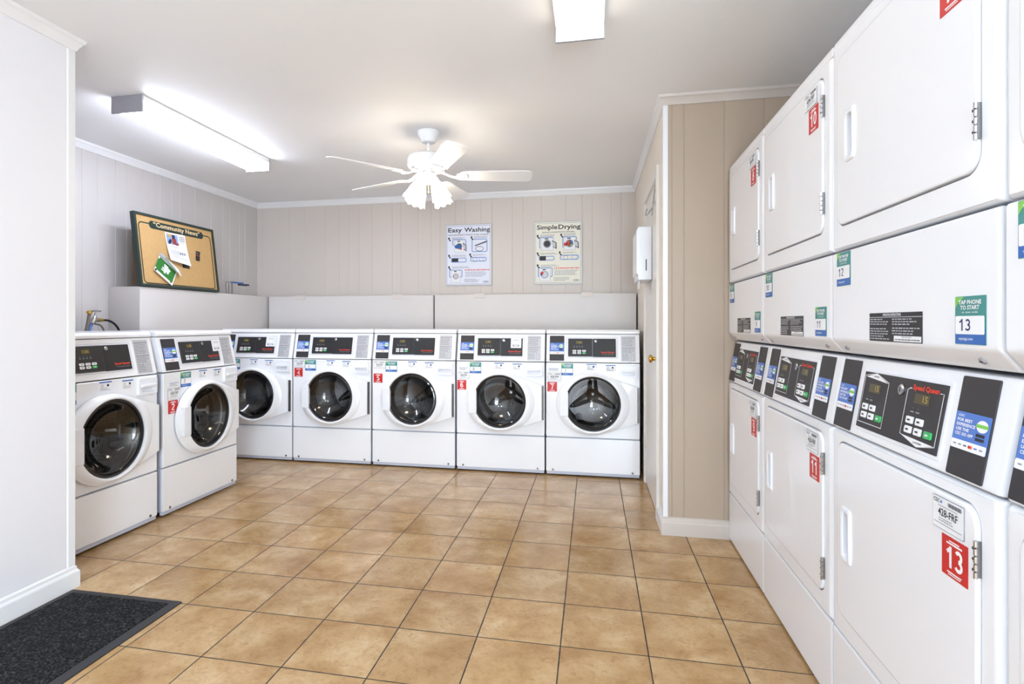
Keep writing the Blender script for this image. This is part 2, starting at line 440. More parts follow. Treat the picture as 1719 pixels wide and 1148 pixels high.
# near left partition: plain painted face, groove beside its corner strip
EX0, EX1, EZ = .0, 1.40, 2.08
grooved('wall_left_near', 'smooth white near left wall beside the door mat', (XP, YR), (XP, YP), (1, 0), [YP - .034 - YR], 'near_wall_paint', thick=0.12)
M = MB(); M.box(XL - .1, YP - .12, 0, XP - .121, YP, H, 'alcove_paint'); struct(M, 'wall_left_return', smooth=None)
# closet: front face and side face with the door
grooved('wall_closet_front', 'tan panelled closet wall beside the dryers', (XC, YC), (XR, YC), (0, -1), [.041, .105, .312, .511, .72, .93], 'closet_paint', thick=0.1)
DY0, DY1, DZ = 3.44, 4.18, 2.03
M = MB()
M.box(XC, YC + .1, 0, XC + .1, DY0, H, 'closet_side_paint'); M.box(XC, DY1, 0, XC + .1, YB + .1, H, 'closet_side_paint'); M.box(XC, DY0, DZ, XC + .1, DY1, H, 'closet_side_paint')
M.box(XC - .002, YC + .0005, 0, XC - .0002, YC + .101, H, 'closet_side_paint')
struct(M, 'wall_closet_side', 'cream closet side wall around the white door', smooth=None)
M = MB(); M.box(XR, YR, 0, XR + .1, YC, H, 'wall_paint'); struct(M, 'wall_right', smooth=None)
M = MB(); M.box(XL, YR - .1, 0, EX0, YR, H, 'wall_paint'); M.box(EX1, YR - .1, 0, XR, YR, H, 'wall_paint'); M.box(EX0, YR - .1, EZ, EX1, YR, H, 'wall_paint'); struct(M, 'wall_rear', smooth=None)
# door frames added in the unseen rear wall around the fill light
M = MB()
for x in (EX0, (EX0 + EX1) / 2 - .05, (EX0 + EX1) / 2, EX1 - .05): M.box(x, YR - .07, 0, x + .05, YR - .02, EZ, 'white_paint', .004)
for z in (0, EZ - .05): M.box(EX0, YR - .07, z, EX1, YR - .02, z + .05, 'white_paint', .004)
struct(M, 'door_2')

# crown mouldings: profile (out from wall, down from ceiling)
CROWN = [(0, .052), (.006, .052), (.009, .046), (.012, .038), (.020, .026), (.024, .018), (.030, .014), (.032, .006), (.034, 0), (0, 0)]
def moulding(name, p0, p1, out, prof, m, top=H, label=None, ext0=0.0, ext1=0.0, up=False):
    a = Vector(p0); b = Vector(p1); d = (b - a).normalized(); n = Vector(out); M = MB(); k = len(prof)
    A = []; B = []
    for o, h in prof:
        z = h if up else top - h
        q = a + n * o - d * o * ext0; A.append((q.x, q.y, z)); q = b + n * o + d * o * ext1; B.append((q.x, q.y, z))
    M.loft([A, B], m, cap0=True, cap1=True)
    return struct(M, name, label)
T = 'white_paint'
moulding('trim_1', (XL, YB), (XC, YB), (0, -1), CROWN, T, label='white crown moulding along the back wall', ext0=-1, ext1=-1)
moulding('trim_2', (XL, YP), (XL, YB), (1, 0), CROWN, T, label='white crown moulding along the left wall', ext1=-1)
moulding('trim_3', (XP, YR), (XP, YP), (1, 0), CROWN, T, label='white crown moulding ending at the near left wall corner', ext1=1)
moulding('trim_4', (XC, YC), (XC, YB), (-1, 0), CROWN, T, label='white crown moulding over the closet door', ext0=1, ext1=-1)
moulding('trim_5', (XC, YC), (XR, YC), (0, -1), CROWN, 'closet_trim', label='painted crown moulding over the tan closet wall', ext0=1)
BASE = [(0, 0), (.016, 0), (.016, .066), (.013, .074), (.008, .080), (.007, .092), (0, .098)]
moulding('baseboard_left', (XP, YR), (XP, YP), (1, 0), BASE, T, label='white baseboard of the near left wall', ext1=1, up=True)
moulding('baseboard_closet', (XC, YC), (XR, YC), (0, -1), BASE, 'closet_trim', label='painted baseboard of the tan closet wall', ext0=1, up=True)
moulding('baseboard_closet_side', (XC, YC), (XC, 3.375), (-1, 0), BASE, T, label='short white baseboard beside the closet door', ext0=1, up=True)
# corner guard strip on the closet corner
M = MB(); M.box(XC - .006, YC - .006, .098, XC + .020, YC + .02, H - .052, T, .002); struct(M, 'trim_6', 'white corner strip on the closet corner')
# strip at the corner of the near left wall
M = MB(); M.box(XP - .02, YP - .030, .098, XP + .004, YP + .004, H - .052, T, .002); struct(M, 'trim_7', 'white corner strip of the near left wall')

# closet door
M = MB()
c0 = .018
for y0, y1, z1 in ((DY0 - .062, DY0, DZ + .062), (DY1, DY1 + .062, DZ + .062)): M.box(XC - c0, y0, 0, XC - .0003, y1, z1, 'door_paint')
M.box(XC - c0 - .0005, DY0 + .0002, DZ, XC - .0004, DY1 - .0002, DZ + .0615, 'door_paint')
M.box(XC + .036, DY0 - .01, 0, XC + .06, DY1 + .01, DZ + .01, 'door_paint')
struct(M, 'trim_8', 'white casing around the closet door', smooth=None)
M = MB(); M.box(XC - .004, DY0 + .001, .008, XC + .034, DY1 - .0005, DZ - .001, 'door_paint')
door = struct(M, 'door_1', 'white flush closet door with brass knob')
M = MB(); M.lathe([(.0, 0), (.026, 0), (.026, .004), (.012, .007), (.010, .020), (.020, .026), (.025, .034), (.023, .043), (.012, .048), (0, .049)], (XC - .004, DY0 + .055, .945), (-1, 0, 0), 'brass', 24)
M.build('door_handle', door)
for z in (.31, 1.07, 1.85):
    M = MB(); M.box(XC - .008, DY1 - .035, z - .045, XC - .003, DY1 + .01, z + .045, 'door_paint', .001)
    M.tube([(XC - .012, DY1, z - .048), (XC - .012, DY1, z + .048)], .006, 'door_paint'); M.build('hinge', door)

# ------------------------------------------------------------------ boxed ledges behind the washers
LZ = 1.425
bx0 = -3.158
M = MB(); M.box(bx0, 4.97, .002, -1.462, YB - .002, LZ, 'ledge_paint', .003)
led = tag(M.build('plumbing_ledge'), 'left half of the beige boxed ledge behind the back washers', 'ledge', None)
M2 = MB(); M2.box(-1.448, 4.97, .002, .372, YB - .002, LZ, 'ledge_paint', .003)
led2 = tag(M2.build('plumbing_ledge'), 'right half of the beige boxed ledge behind the back washers, ending by the closet', 'ledge', None)
for x, p in ((-2.812, led), (-1.815, led), (-1.02, led2), (-.052, led2)):
    M = MB(); M.box(x - .05, 4.962, LZ - .032, x + .05, 4.9695, LZ + .012, 'wall_paint', .002)
    for dx in (-.03, .03): M.lathe([(0, 0), (.004, 0), (.003, -.002), (0, -.002)], (x + dx, 4.962, LZ - .012), (0, 1, 0), 'ledge_paint', 8)
    M.build('bracket', p)
M = MB(); M.box(XL + .002, 3.395, .002, -3.178, YB - .002, LZ, 'ledge_paint', .003)
tag(M.build('plumbing_ledge'), 'beige boxed ledge along the left wall carrying the notice board', 'ledge')

# ------------------------------------------------------------------ stickers (all in a frame: x right, y up, z out)
def arc(cx, cy, rx, ry, a0, a1, n=14): return [(cx + rx * math.cos(math.radians(a0 + (a1 - a0) * k / n)), cy + ry * math.sin(math.radians(a0 + (a1 - a0) * k / n))) for k in range(n + 1)]
DIG = {'0': [arc(.5, .5, .36, .41, 90, 450, 24)], '1': [[(.60, 1.0), (.60, .0)], [(.16, .70), (.56, .88)]],
       '2': [arc(.5, .70, .34, .22, 165, -30) + [(.14, .09), (.90, .09)]], '3': [arc(.47, .71, .33, .20, 150, -90) , arc(.47, .29, .37, .21, 90, -155)],
       '4': [[(.70, 0), (.70, .93), (.12, .28), (.94, .28)]], '5': [[(.84, .91), (.26, .91), (.20, .50)] + arc(.48, .33, .36, .25, 130, -150)],
       '6': [arc(.5, .31, .35, .23, 0, 360, 20), [(.15, .31)] + arc(.52, .62, .37, .29, 180, 35)], '7': [[(.10, .91), (.86, .91), (.60, .55), (.42, .0)]],
       '8': [arc(.5, .72, .31, .19, 0, 360, 20), arc(.5, .29, .36, .22, 0, 360, 20)], '9': [arc(.5, .68, .35, .23, 0, 360, 20), [(.85, .68)] + arc(.48, .38, .37, .29, 0, -145)]}
def digits(M, n, x0, y0, x1, y1, z, m, wt=.20):
    """stroke-drawn numerals filling a box"""
    cw = (x1 - x0) / len(n); h = y1 - y0
    for k, ch in enumerate(n):
        cx = x0 + k * cw
        for i, st in enumerate(DIG[ch]):
            P = [(cx + cw * (.06 + .88 * a), y0 + h * b) for a, b in st]; P = [p for q, p in enumerate(P) if q == 0 or p != P[q - 1]]
            M.band(P, h * wt, z + i * .0001, m, closed=False)
def st_number(M, n, x0, y0, x1, y1):
    M.slab(rr(x0, y0, x1, y1, .001, 1), 0, .0008, 'red')
    w, h = x1 - x0, y1 - y0; z = .0012
    for a, b, t in ((.90, .30, .03), (.84, .20, .045), (.12, .22, .035), (.065, .26, .025)):
        M.rect(x0 + w * b, y0 + h * (a - t / 2), x1 - w * b, y0 + h * (a + t / 2), z, 'white_print')
    tw = .38 if len(n) == 1 else .70
    digits(M, n, x0 + w * (.5 - tw / 2), y0 + h * .23, x0 + w * (.5 + tw / 2), y0 + h * .77, z, 'white_print', .17)
def st_tag(M, x0, y0, x1, y1):
    M.slab(rr(x0, y0, x1, y1, .003), 0, .0012, 'grey_ink'); w, h = x1 - x0, y1 - y0
    M.slab(rr(x0 + .0015, y0 + .0015, x1 - .0015, y1 - .0015, .002), .0012, .0016, 'paper'); z = .0021
    M.text('CSC', x0 + w * .05, y0 + h * .80, x0 + w * .26, y0 + h * .93, z, 'ink', .01)
    M.rect(x0 + w * .28, y0 + h * .82, x0 + w * .33, y0 + h * .90, z, 'blue')
    for k in range(14): M.rect(x0 + w * (.52 + k * .03), y0 + h * .80, x0 + w * (.535 + k * .03 + (k % 3) * .004), y0 + h * .92, z, 'dark_ink')
    M.text('428-FRF', x0 + w * .20, y0 + h * .42, x0 + w * .82, y0 + h * .66, z, 'ink', .012)
    M.rect(x0 + w * .2, y0 + h * .72, x0 + w * .82, y0 + h * .735, z, 'dark_ink')
    M.lines(x0 + w * .22, y0 + h * .24, x0 + w * .8, y0 + h * .38, 2, z, 'grey_ink', word=.006)
    M.rect(x0 + w * .06, y0 + h * .17, x0 + w * .94, y0 + h * .185, z, 'dark_ink')
def st_tap(M, n, x0, y0, x1, y1):
    w, h = x1 - x0, y1 - y0; z = .0012
    M.slab(rr(x0, y0, x1, y1, .002), 0, .0008, 'teal')
    M.poly([(x0 + .001, y1 - .001), (x0 + .001, y1 - h * .24), (x0 + w * .12, y1 - h * .14), (x0 + w * .3, y1 - .001)][::1], z, 'lime')
    M.rect(x0 + .0008, y0 + .001, x1 - .0008, y0 + h * .36, z, 'deep_blue')
    z += .0003
    M.text('TAP PHONE', x0 + w * .13, y0 + h * .83, x0 + w * .87, y0 + h * .92, z, 'white_print', .03)
    M.text('TO START', x0 + w * .19, y0 + h * .72, x0 + w * .81, y0 + h * .81, z, 'white_print', .03)
    M.text('or scan code', x0 + w * .24, y0 + h * .65, x0 + w * .76, y0 + h * .69, z, 'white_print', .01)
    M.slab(rr(x0 + w * .03, y0 + h * .21, x1 - w * .03, y0 + h * .59, .003), z, z + .0003, 'white_print')
    tw = .20 if len(n) == 1 else .42
    digits(M, n, x0 + w * (.35 - tw / 2), y0 + h * .28, x0 + w * (.35 + tw / 2), y0 + h * .53, z + .0008, 'navy', .14)
    M.text('mycscgo.com', x0 + w * .14, y0 + h * .07, x0 + w * .60, y0 + h * .13, z, 'white_print', .01)
def st_small(M, x0, y0, x1, y1, marks=True):
    w, h = x1 - x0, y1 - y0; M.slab(rr(x0, y0, x1, y1, .003), 0, .0008, 'paper'); z = .0012
    M.rect(x0 + w * .03, y0 + h * .86, x1 - w * .03, y1 - h * .01, z, 'deep_blue')
    if marks:
        M.band(circle(x0 + w * .24, y0 + h * .55, w * .09, 12), w * .03, z, 'grey_ink'); M.poly(circle(x0 + w * .68, y0 + h * .58, w * .09, 10), z, 'navy')
        M.lines(x0 + w * .1, y0 + h * .05, x1 - w * .1, y0 + h * .36, 3, z, 'grey_ink', word=.006)
    else: M.lines(x0 + w * .05, y0 + h * .1, x1 - w * .05, y0 + h * .7, 2, z, 'grey_ink', word=.006)
def st_pay(M, x0, y0, x1, y1):
    """blue payment sticker wrapped on the reader cover"""
    w, h = x1 - x0, y1 - y0; z = .0012
    M.slab(rr(x0, y0, x1, y1, .003), 0, .0008, 'blue')
    M.slab(rr(x0 + .0003, y0, x1 - .0003, y0 + h * .24, .003), .0008, .0011, 'white_print')
    M.text('CSC', x0 + w * .08, y0 + h * .87, x0 + w * .26, y0 + h * .93, z, 'white_print', .02)
    for k, t in enumerate(('FOR BEST', 'EXPERIENCE', 'USE THE', 'CSC GO APP')):
        y = y0 + h * (.74 - k * .125)
        M.text(t, x0 + w * .07, y, x0 + w * (.07 + (.44, .54, .38, .52)[k]), y + h * .085, z, 'white_print', .03)
    M.poly(circle(x0 + w * .80, y0 + h * .72, w * .16, 20, h * .16), z, 'white_print')
    M.rect(x0 + w * .63, y0 + h * .68, x0 + w * .97, y0 + h * .77, z + .0002, 'lime')
    for yy in (.44, .33): M.rect(x0 + w * .66, y0 + h * yy, x0 + w * .90, y0 + h * (yy + .08), z, 'black')
    for k, c in enumerate(('grey_ink', 'grey_ink', 'dark_ink', 'red', 'blue', 'grey_ink')):
        cx = x0 + w * (.12 + k * .15)
        if c == 'red':
            M.poly(circle(cx - w * .02, y0 + h * .12, w * .04, 12, h * .045), z + .0002, 'red'); M.poly(circle(cx + w * .03, y0 + h * .12, w * .04, 12, h * .045), z + .0001, 'orange')
        else: M.rect(cx - w * .045, y0 + h * .10, cx + w * .045, y0 + h * .14, z, c)
def sticker(name, fn, fr, parent, *a, label=None):
    M = MB(); M.xf = fr; fn(M, *a); o = M.build(name, parent, smooth=None)
    if label: o['label'] = label
    return o

# ------------------------------------------------------------------ washing machine (local: x right, front faces -y, origin at front left foot)
WW, WD = .697, .645
GC = (.351, .558)
sl = Vector((0, .050, .212)); SLF = frame((0, 0, .866), (1, 0, 0), sl)    # sloped control face
SLL = sl.length
angsG = [2 * PI * k / 96 for k in range(96)]
def make_washer_proto():
    R = root('washing_machine', (0, 0, 0), 0, 'x', 'washing machine', 'front loading washing machines')
    parts = []
    def done(o, *sub): parts.append((o, list(sub))); return o
    # cabinet: sides, back, front sheet with the round opening
    M = MB()
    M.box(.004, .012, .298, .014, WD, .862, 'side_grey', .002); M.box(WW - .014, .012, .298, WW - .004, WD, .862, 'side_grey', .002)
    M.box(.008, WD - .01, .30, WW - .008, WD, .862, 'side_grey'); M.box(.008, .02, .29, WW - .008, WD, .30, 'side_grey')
    A = sorted(angsG + [math.atan2(z - GC[1], x - GC[0]) % (2 * PI) for x, z in ((.002, .298), (WW - .002, .298), (.002, .861), (WW - .002, .861))])
    rect = rr(.002, .298, WW - .002, .861, .004, 3); o = polar(rect, GC, A); c = [(GC[0] + .232 * math.cos(a), GC[1] + .225 * math.sin(a)) for a in A]
    ins = lambda k: [(GC[0] + (x - GC[0]) * k, GC[1] + (z - GC[1]) * k) for x, z in o]
    M.loft([[(x, .016, z) for x, z in o], [(x, .004, z) for x, z in o], [(x, 0, z) for x, z in ins(.988)], [(x, 0, z) for x, z in c], [(x, .05, z) for x, z in c]], 'enamel')
    done(M.build('cabinet', R))
    # lower access panel
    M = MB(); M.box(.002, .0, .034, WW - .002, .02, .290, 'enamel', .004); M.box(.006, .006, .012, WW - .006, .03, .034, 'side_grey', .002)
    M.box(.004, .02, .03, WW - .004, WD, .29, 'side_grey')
    lp = M.build('lower_panel', R)
    sc = []
    for x in (.055, .642):
        M = MB(); M.lathe([(.008, 0), (.008, .003), (.004, .004), (0, .004)], (x, .0005, .048), (0, -1, 0), 'hinge_metal', 10); M.box(x - .005, -.0045, .0475, x + .005, -.003, .0485, 'black')
        sc.append(M.build('screw', lp))
    done(lp, *sc)
    for x in (.05, WW - .05):
        for y in (.06, WD - .06):
            M = MB(); M.lathe([(0, 0), (.02, 0), (.02, .008), (.01, .012), (.01, .03)], (x, y, 0), (0, 0, 1), 'rubber', 12); done(M.build('foot', R))
    # control housing, lid
    M = MB(); M.prism_yz([(.0, .866), (.050, 1.078), (WD, 1.078), (WD, .866)], .002, WW - .002, 'enamel', .006); M.xf = SLF
    M.band(rr(.155, .035, .535, .190, .006), .003, .0005, 'side_grey')
    hs = done(M.build('control_housing', R))
    M = MB(); M.prism_yz([(.043, 1.080), (.043, 1.098), (.060, 1.112), (WD, 1.112), (WD, 1.080)], 0, WW, 'enamel', .005); done(M.build('lid', R))
    # reader cover and payment sticker
    M = MB(); M.xf = SLF; M.slab(rr(.028, .010, .138, SLL * .935, .003), 0, .004, 'dark_panel', .001)
    rc = M.build('card_reader_cover', R)
    F = SLF @ Matrix.Translation((0, 0, .004)); ps = sticker('payment_sticker', st_pay, F, rc, .030, .060, .137, .148)
    done(rc, ps)
    # control pad
    M = MB(); M.xf = SLF
    M.slab(rr(.168, .044, .350, .182, .004), 0, .007, 'black', .001); M.band(rr(.171, .047, .347, .179, .003), .0016, .0075, 'dark_ink')
    M.rect(.226, .140, .276, .164, .0076, 'display'); M.text('1.50', .234, .145, .268, .159, .0080, 'digit', .01)
    for k in range(4): M.poly(circle(.214 + k * .020, .125, .0022, 8), .0076, 'grey_ink'); M.rect(.209 + k * .020, .115, .219 + k * .020, .118, .0076, 'grey_ink')
    cp = M.build('control_pad', R); bs = []
    for i in range(3):
        for j in range(2):
            M = MB(); M.xf = SLF; x = .202 + i * .036; y = .063 + j * .017
            M.slab(rr(x, y, x + .027, y + .013, .003), .0076, .0105, 'green_btn' if (i == 2 and j == 0) else 'white_print', .001)
            M.rect(x + .007, y + .005, x + .019, y + .008, .0109, 'ink' if not (i == 2 and j == 0) else 'white_print'); bs.append(M.build('button', cp))
    done(cp, *bs)
    M = MB(); M.xf = SLF
    M.slab(rr(.352, .042, .522, .182, .003), 0, .0055, 'black', .001)
    M.text('Speed Queen', .413, .068, .510, .084, .0060, 'red_text', .03)
    M.text('Commercial Laundry', .424, .057, .508, .064, .0060, 'grey_ink', .01)
    cv = M.build('coin_vault_plate', R)
    M = MB(); M.xf = SLF; M.lathe([(.011, 0), (.011, .003), (.008, .0045), (0, .0045)], (.374, .164, .0055), (0, 0, 1), 'chrome', 16); M.box(.373, .158, .0095, .375, .170, .0105, 'black'); lk = M.build('lock', cv)
    done(cv, lk)
    # instruction plate
    M = MB(); M.xf = SLF; M.slab(rr(.560, .010, .664, SLL * .935, .002), 0, .001, 'plate_grey'); z = .0015
    M.text('WASHING INSTRUCTIONS', .566, .184, .658, .190, z, 'ink', .02); M.lines(.568, .122, .655, .180, 7, z, 'dark_ink', fill=.28)
    M.text('OPERATING INSTRUCTIONS', .566, .108, .658, .114, z, 'ink', .02); M.lines(.568, .070, .655, .104, 4, z, 'dark_ink', fill=.28)
    M.lines(.568, .018, .625, .066, 5, z, 'dark_ink', fill=.28); M.band(rr(.630, .018, .655, .060, .002, 2), .001, z, 'dark_ink', True)
    done(M.build('instruction_plate', R, smooth=None))
    # detergent drawer
    M = MB(); M.xf = FRONT
    dc = (.6125, .789); dr = rr(.545, .755, .681, .850, .007); pk = rr(.567, .772, .657, .804, .005)
    An = sorted([2 * PI * k / 72 for k in range(72)] + [math.atan2(y - dc[1], x - dc[0]) % (2 * PI) for x, y in ((.545, .755), (.681, .755), (.545, .850), (.681, .850))])
    o = polar(dr, dc, An); i = polar(pk, dc, An); s98 = [(dc[0] + (x - dc[0]) * .975, dc[1] + (y - dc[1]) * .975) for x, y in o]
    M.loft([[(x, y, 0) for x, y in o], [(x, y, .011) for x, y in o], [(x, y, .015) for x, y in s98], [(x, y, .015) for x, y in i], [(x, y, .0015) for x, y in i]], 'plastic_white', cap1=True)
    M.slab(rr(.562, .798, .662, .812, .003), .013, .026, 'plastic_white', .002)
    done(M.build('detergent_drawer', R))
    # drum, gasket
    M = MB(); M.lathe([(.228, .045), (.215, .040), (.200, .050), (.190, .075), (.196, .10), (.21, .11)], (GC[0], 0, GC[1]), (0, 1, 0), 'rubber', 64); done(M.build('door_gasket', R))
    M = MB(); ctr = (GC[0], 0, GC[1])
    M.lathe([(.20, .112), (.212, .114), (.224, .120)], ctr, (0, 1, 0), 'rubber', 64); M.lathe([(.224, .120), (.246, .135), (.250, .16), (.250, .50), (.23, .52), (.10, .53), (.02, .52), (0, .52)], ctr, (0, 1, 0), 'drum_steel', 64)
    dm = M.build('drum', R); bf = []
    for k in range(3):
        a = PI / 2 + .5 + k * 2 * PI / 3; M = MB(); u = Vector((math.cos(a), 0, math.sin(a))); t = Vector((-math.sin(a), 0, math.cos(a))); c = Vector(ctr)
        L = []
        for y in (.16, .20, .46, .50):
            d = .03 if y in (.16, .50) else .065
            L.append([tuple(c + Vector((0, y, 0)) + u * r + t * w) for r, w in ((.249, -.038), (.25 - d * .7, -.020), (.25 - d, -.008), (.25 - d, .008), (.25 - d * .7, .020), (.249, .038))])
        M.loft(L, 'steel', cap0=True, cap1=True); bf.append(M.build('baffle', dm))
    M = MB()
    for k in range(3):
        a = PI / 2 + k * 2 * PI / 3; u = Vector((math.cos(a), 0, math.sin(a))); t = Vector((-math.sin(a), 0, math.cos(a))); c = Vector(ctr)
        L = []
        for r, w, y in ((.01, .05, .500), (.08, .040, .496), (.15, .030, .502), (.22, .018, .516)):
            L.append([tuple(c + u * r + t * w * s_ + Vector((0, y + .016 * abs(s_) ** 2, 0))) for s_ in (-1, -.5, 0, .5, 1)])
        vs = [p for l in L for p in l]; M.add(vs, [(r * 5 + i, r * 5 + i + 1, r * 5 + i + 6, r * 5 + i + 5) for r in range(3) for i in range(4)], 'drum_steel')
    M.lathe([(.055, .500), (.035, .488), (0, .486)], ctr, (0, 1, 0), 'chrome', 24)
    done(dm, *bf, M.build('spider_hub', dm))
    # door
    out = hull([(.335 + .254 * math.cos(t), .555 + .237 * math.sin(t)) for t in [2 * PI * k / 120 for k in range(120)]] + [(.677, .687), (.677, .420)])
    A = sorted(angsG + [math.atan2(z - GC[1], x - GC[0]) % (2 * PI) for x, z in ((.677, .687), (.677, .420))])
    o = polar(out, GC, A); S = lambda k: [(GC[0] + (x - GC[0]) * k, GC[1] + (z - GC[1]) * k) for x, z in o]
    cres = polar([(.352 + .268 * math.cos(t), .556 + .236 * math.sin(t)) for t in [2 * PI * k / 120 for k in range(120)]], GC, A)
    c1 = [(p if math.hypot(p[0] - GC[0], p[1] - GC[1]) < math.hypot(q[0] - GC[0], q[1] - GC[1]) else q) for p, q in zip(cres, S(.965))]
    C = lambda r: [(GC[0] + r * math.cos(a), GC[1] + r * math.sin(a)) for a in A]
    Lp = lambda P, y: [(x, y, z) for x, z in P]
    mid = [((p[0] + q[0]) / 2, (p[1] + q[1]) / 2) for p, q in zip(c1, C(.214))]
    c2 = [(GC[0] + (p[0] - GC[0]) * .985, GC[1] + (p[1] - GC[1]) * .985) for p in c1]
    M = MB(); M.loft([Lp(S(.97), -.004), Lp(S(.992), -.010), Lp(o, -.022), Lp(S(.992), -.031), Lp(c1, -.034), Lp(c2, -.038), Lp(mid, -.049), Lp(C(.214), -.054), Lp(C(.207), -.052), Lp(C(.203), -.044), Lp(C(.203), -.012), Lp(C(.21), .01)], 'enamel')
    dr = M.build('door', R)
    M = MB(); M.lathe([(.2035, -.040), (.197, -.043), (.191, -.040), (.188, -.030), (.188, .0)], ctr, (0, 1, 0), 'black', 72); g1 = M.build('glass_rim', dr)
    M = MB(); M.lathe([(.1885, -.034), (.182, -.036), (.174, -.030), (.160, -.010), (.140, .012), (.115, .032), (.085, .048), (.055, .057), (.025, .062), (0, .063)], ctr, (0, 1, 0), 'door_glass', 72); g2 = M.build('glass', dr)
    M = MB(); M.xf = FRONT; M.slab(rr(.108, .463, .172, .646, .008), .028, .0555, 'plastic_white', .005); g3 = M.build('handle', dr)
    M = MB(); M.box(.6785, -.022, .423, .688, -.002, .685, 'hinge_metal', .001)
    for k in range(24): M.box(.6782, -.0235, .428 + k * .0107, .6885, -.018, .433 + k * .0107, 'black')
    g4 = M.build('hinge_strip', dr)
    done(dr, g1, g2, g3, g4)
    for x0, z0, x1, z1, nm in ((.303, .805, .383, .855, 'care_sticker'), (.445, .800, .522, .850, 'care_sticker')):
        done(sticker(nm, st_small, FRONT, R, x0, z0, x1, z1))
    return R, parts
WR, WP = make_washer_proto()
def put(R, spec):
    for o, subs in WP:
        if o.name.split('.')[0] in spec.get('skip', ()): continue
        if R is WR: continue
        c = o.copy(); COL.objects.link(c); c.parent = R
        for s_ in subs: d = s_.copy(); COL.objects.link(d); d.parent = c
FR0 = FRONT @ Matrix.Translation((0, 0, .0004))
washers = [
 # x, y, rz, number, red, tag, tap, blue, paper, label
 (-2.51, 2.115, PI / 2, '1', (.02, .62, .10, .695), (.02, .70, .12, .765), (.088, .757, .175, .862), None, None,
  'white front loading washer nearest the left wall corner, partly hidden by it'),
 (-2.51, 2.853, PI / 2, '2', (.040, .612, .118, .692), (.037, .697, .140, .767), (.143, .763, .233, .854), (.050, .776, .127, .798), (.468, .107, .550, .182),
  'white front loading washer with red number 2 sticker, below the notice board'),
 (-3.174, 4.235, 0, '3', (.015, .69, .09, .765), (.016, .79, .11, .85), (.115, .768, .21, .855), None, (.440, .100, .525, .182),
  'white front loading washer in the back left corner, its left side hidden by washer 2'),
 (-2.470, 4.235, 0, '4', (.016, .715, .091, .788), (.018, .792, .110, .852), (.113, .767, .211, .855), None, None,
  'white front loading washer with red number 4 sticker in the back row'),
 (-1.763, 4.235, 0, '5', (.014, .679, .090, .753), (.016, .793, .112, .852), (.117, .769, .215, .853), None, None,
  'white front loading washer with red number 5 sticker, middle of the back row'),
 (-1.056, 4.235, 0, '6', (.008, .639, .080, .714), (.014, .723, .104, .780), (.109, .769, .200, .855), (.022, .790, .095, .813), (.430, .105, .512, .182),
  'white front loading washer with red number 6 sticker in the back row'),
 (-.352, 4.235, 0, '7', (.012, .641, .085, .714), (.016, .718, .117, .784), (.118, .766, .206, .855), (.020, .795, .098, .817), None,
  'white front loading washer with red number 7 sticker beside the closet door'),
]
for k, (x, y, rz, n, red, tg, tap, blue, pap, lab) in enumerate(washers):
    if k == 0: R = WR; R['label'] = lab; R.location = (x, y, 0); R.rotation_euler = (0, 0, rz)
    else: R = root('washing_machine', (x, y, 0), rz, lab, 'washing machine', 'front loading washing machines'); put(R, {})
    sticker('number_sticker', st_number, FR0, R, n, *red, label='red sticker with white number %s' % n)
    sticker('asset_tag', st_tag, FR0, R, *tg)
    sticker('tap_to_pay_sticker', st_tap, FR0, R, n, *tap, label='green and blue sticker with number %s' % n)
    if blue: sticker('notice_strip', st_small, FR0, R, *blue, False)
    if pap:
        def f(M, x0, y0, x1, y1):
            M.slab(rr(x0, y0, x1, y1, .003), 0, .001, 'paper'); M.text('NOTICE', x0 + .016, y1 - .018, x1 - .016, y1 - .010, .0015, 'dark_ink')
            M.band(circle((x0 + x1) / 2, (y0 + y1) / 2 - .005, .026, 20), .001, .0015, 'grey_ink'); M.lines(x0 + .014, y0 + .010, x1 - .014, y0 + .028, 3, .0015, 'grey_ink', word=.006)
            M.poly(circle(x0 + .02, y0 + .018, .005, 8), .0015, 'dark_ink'); M.poly(circle(x1 - .02, y0 + .018, .005, 8), .0015, 'dark_ink')
        sticker('paper_notice', f, SLF @ Matrix.Translation((0, 0, .0056)), R, *pap)

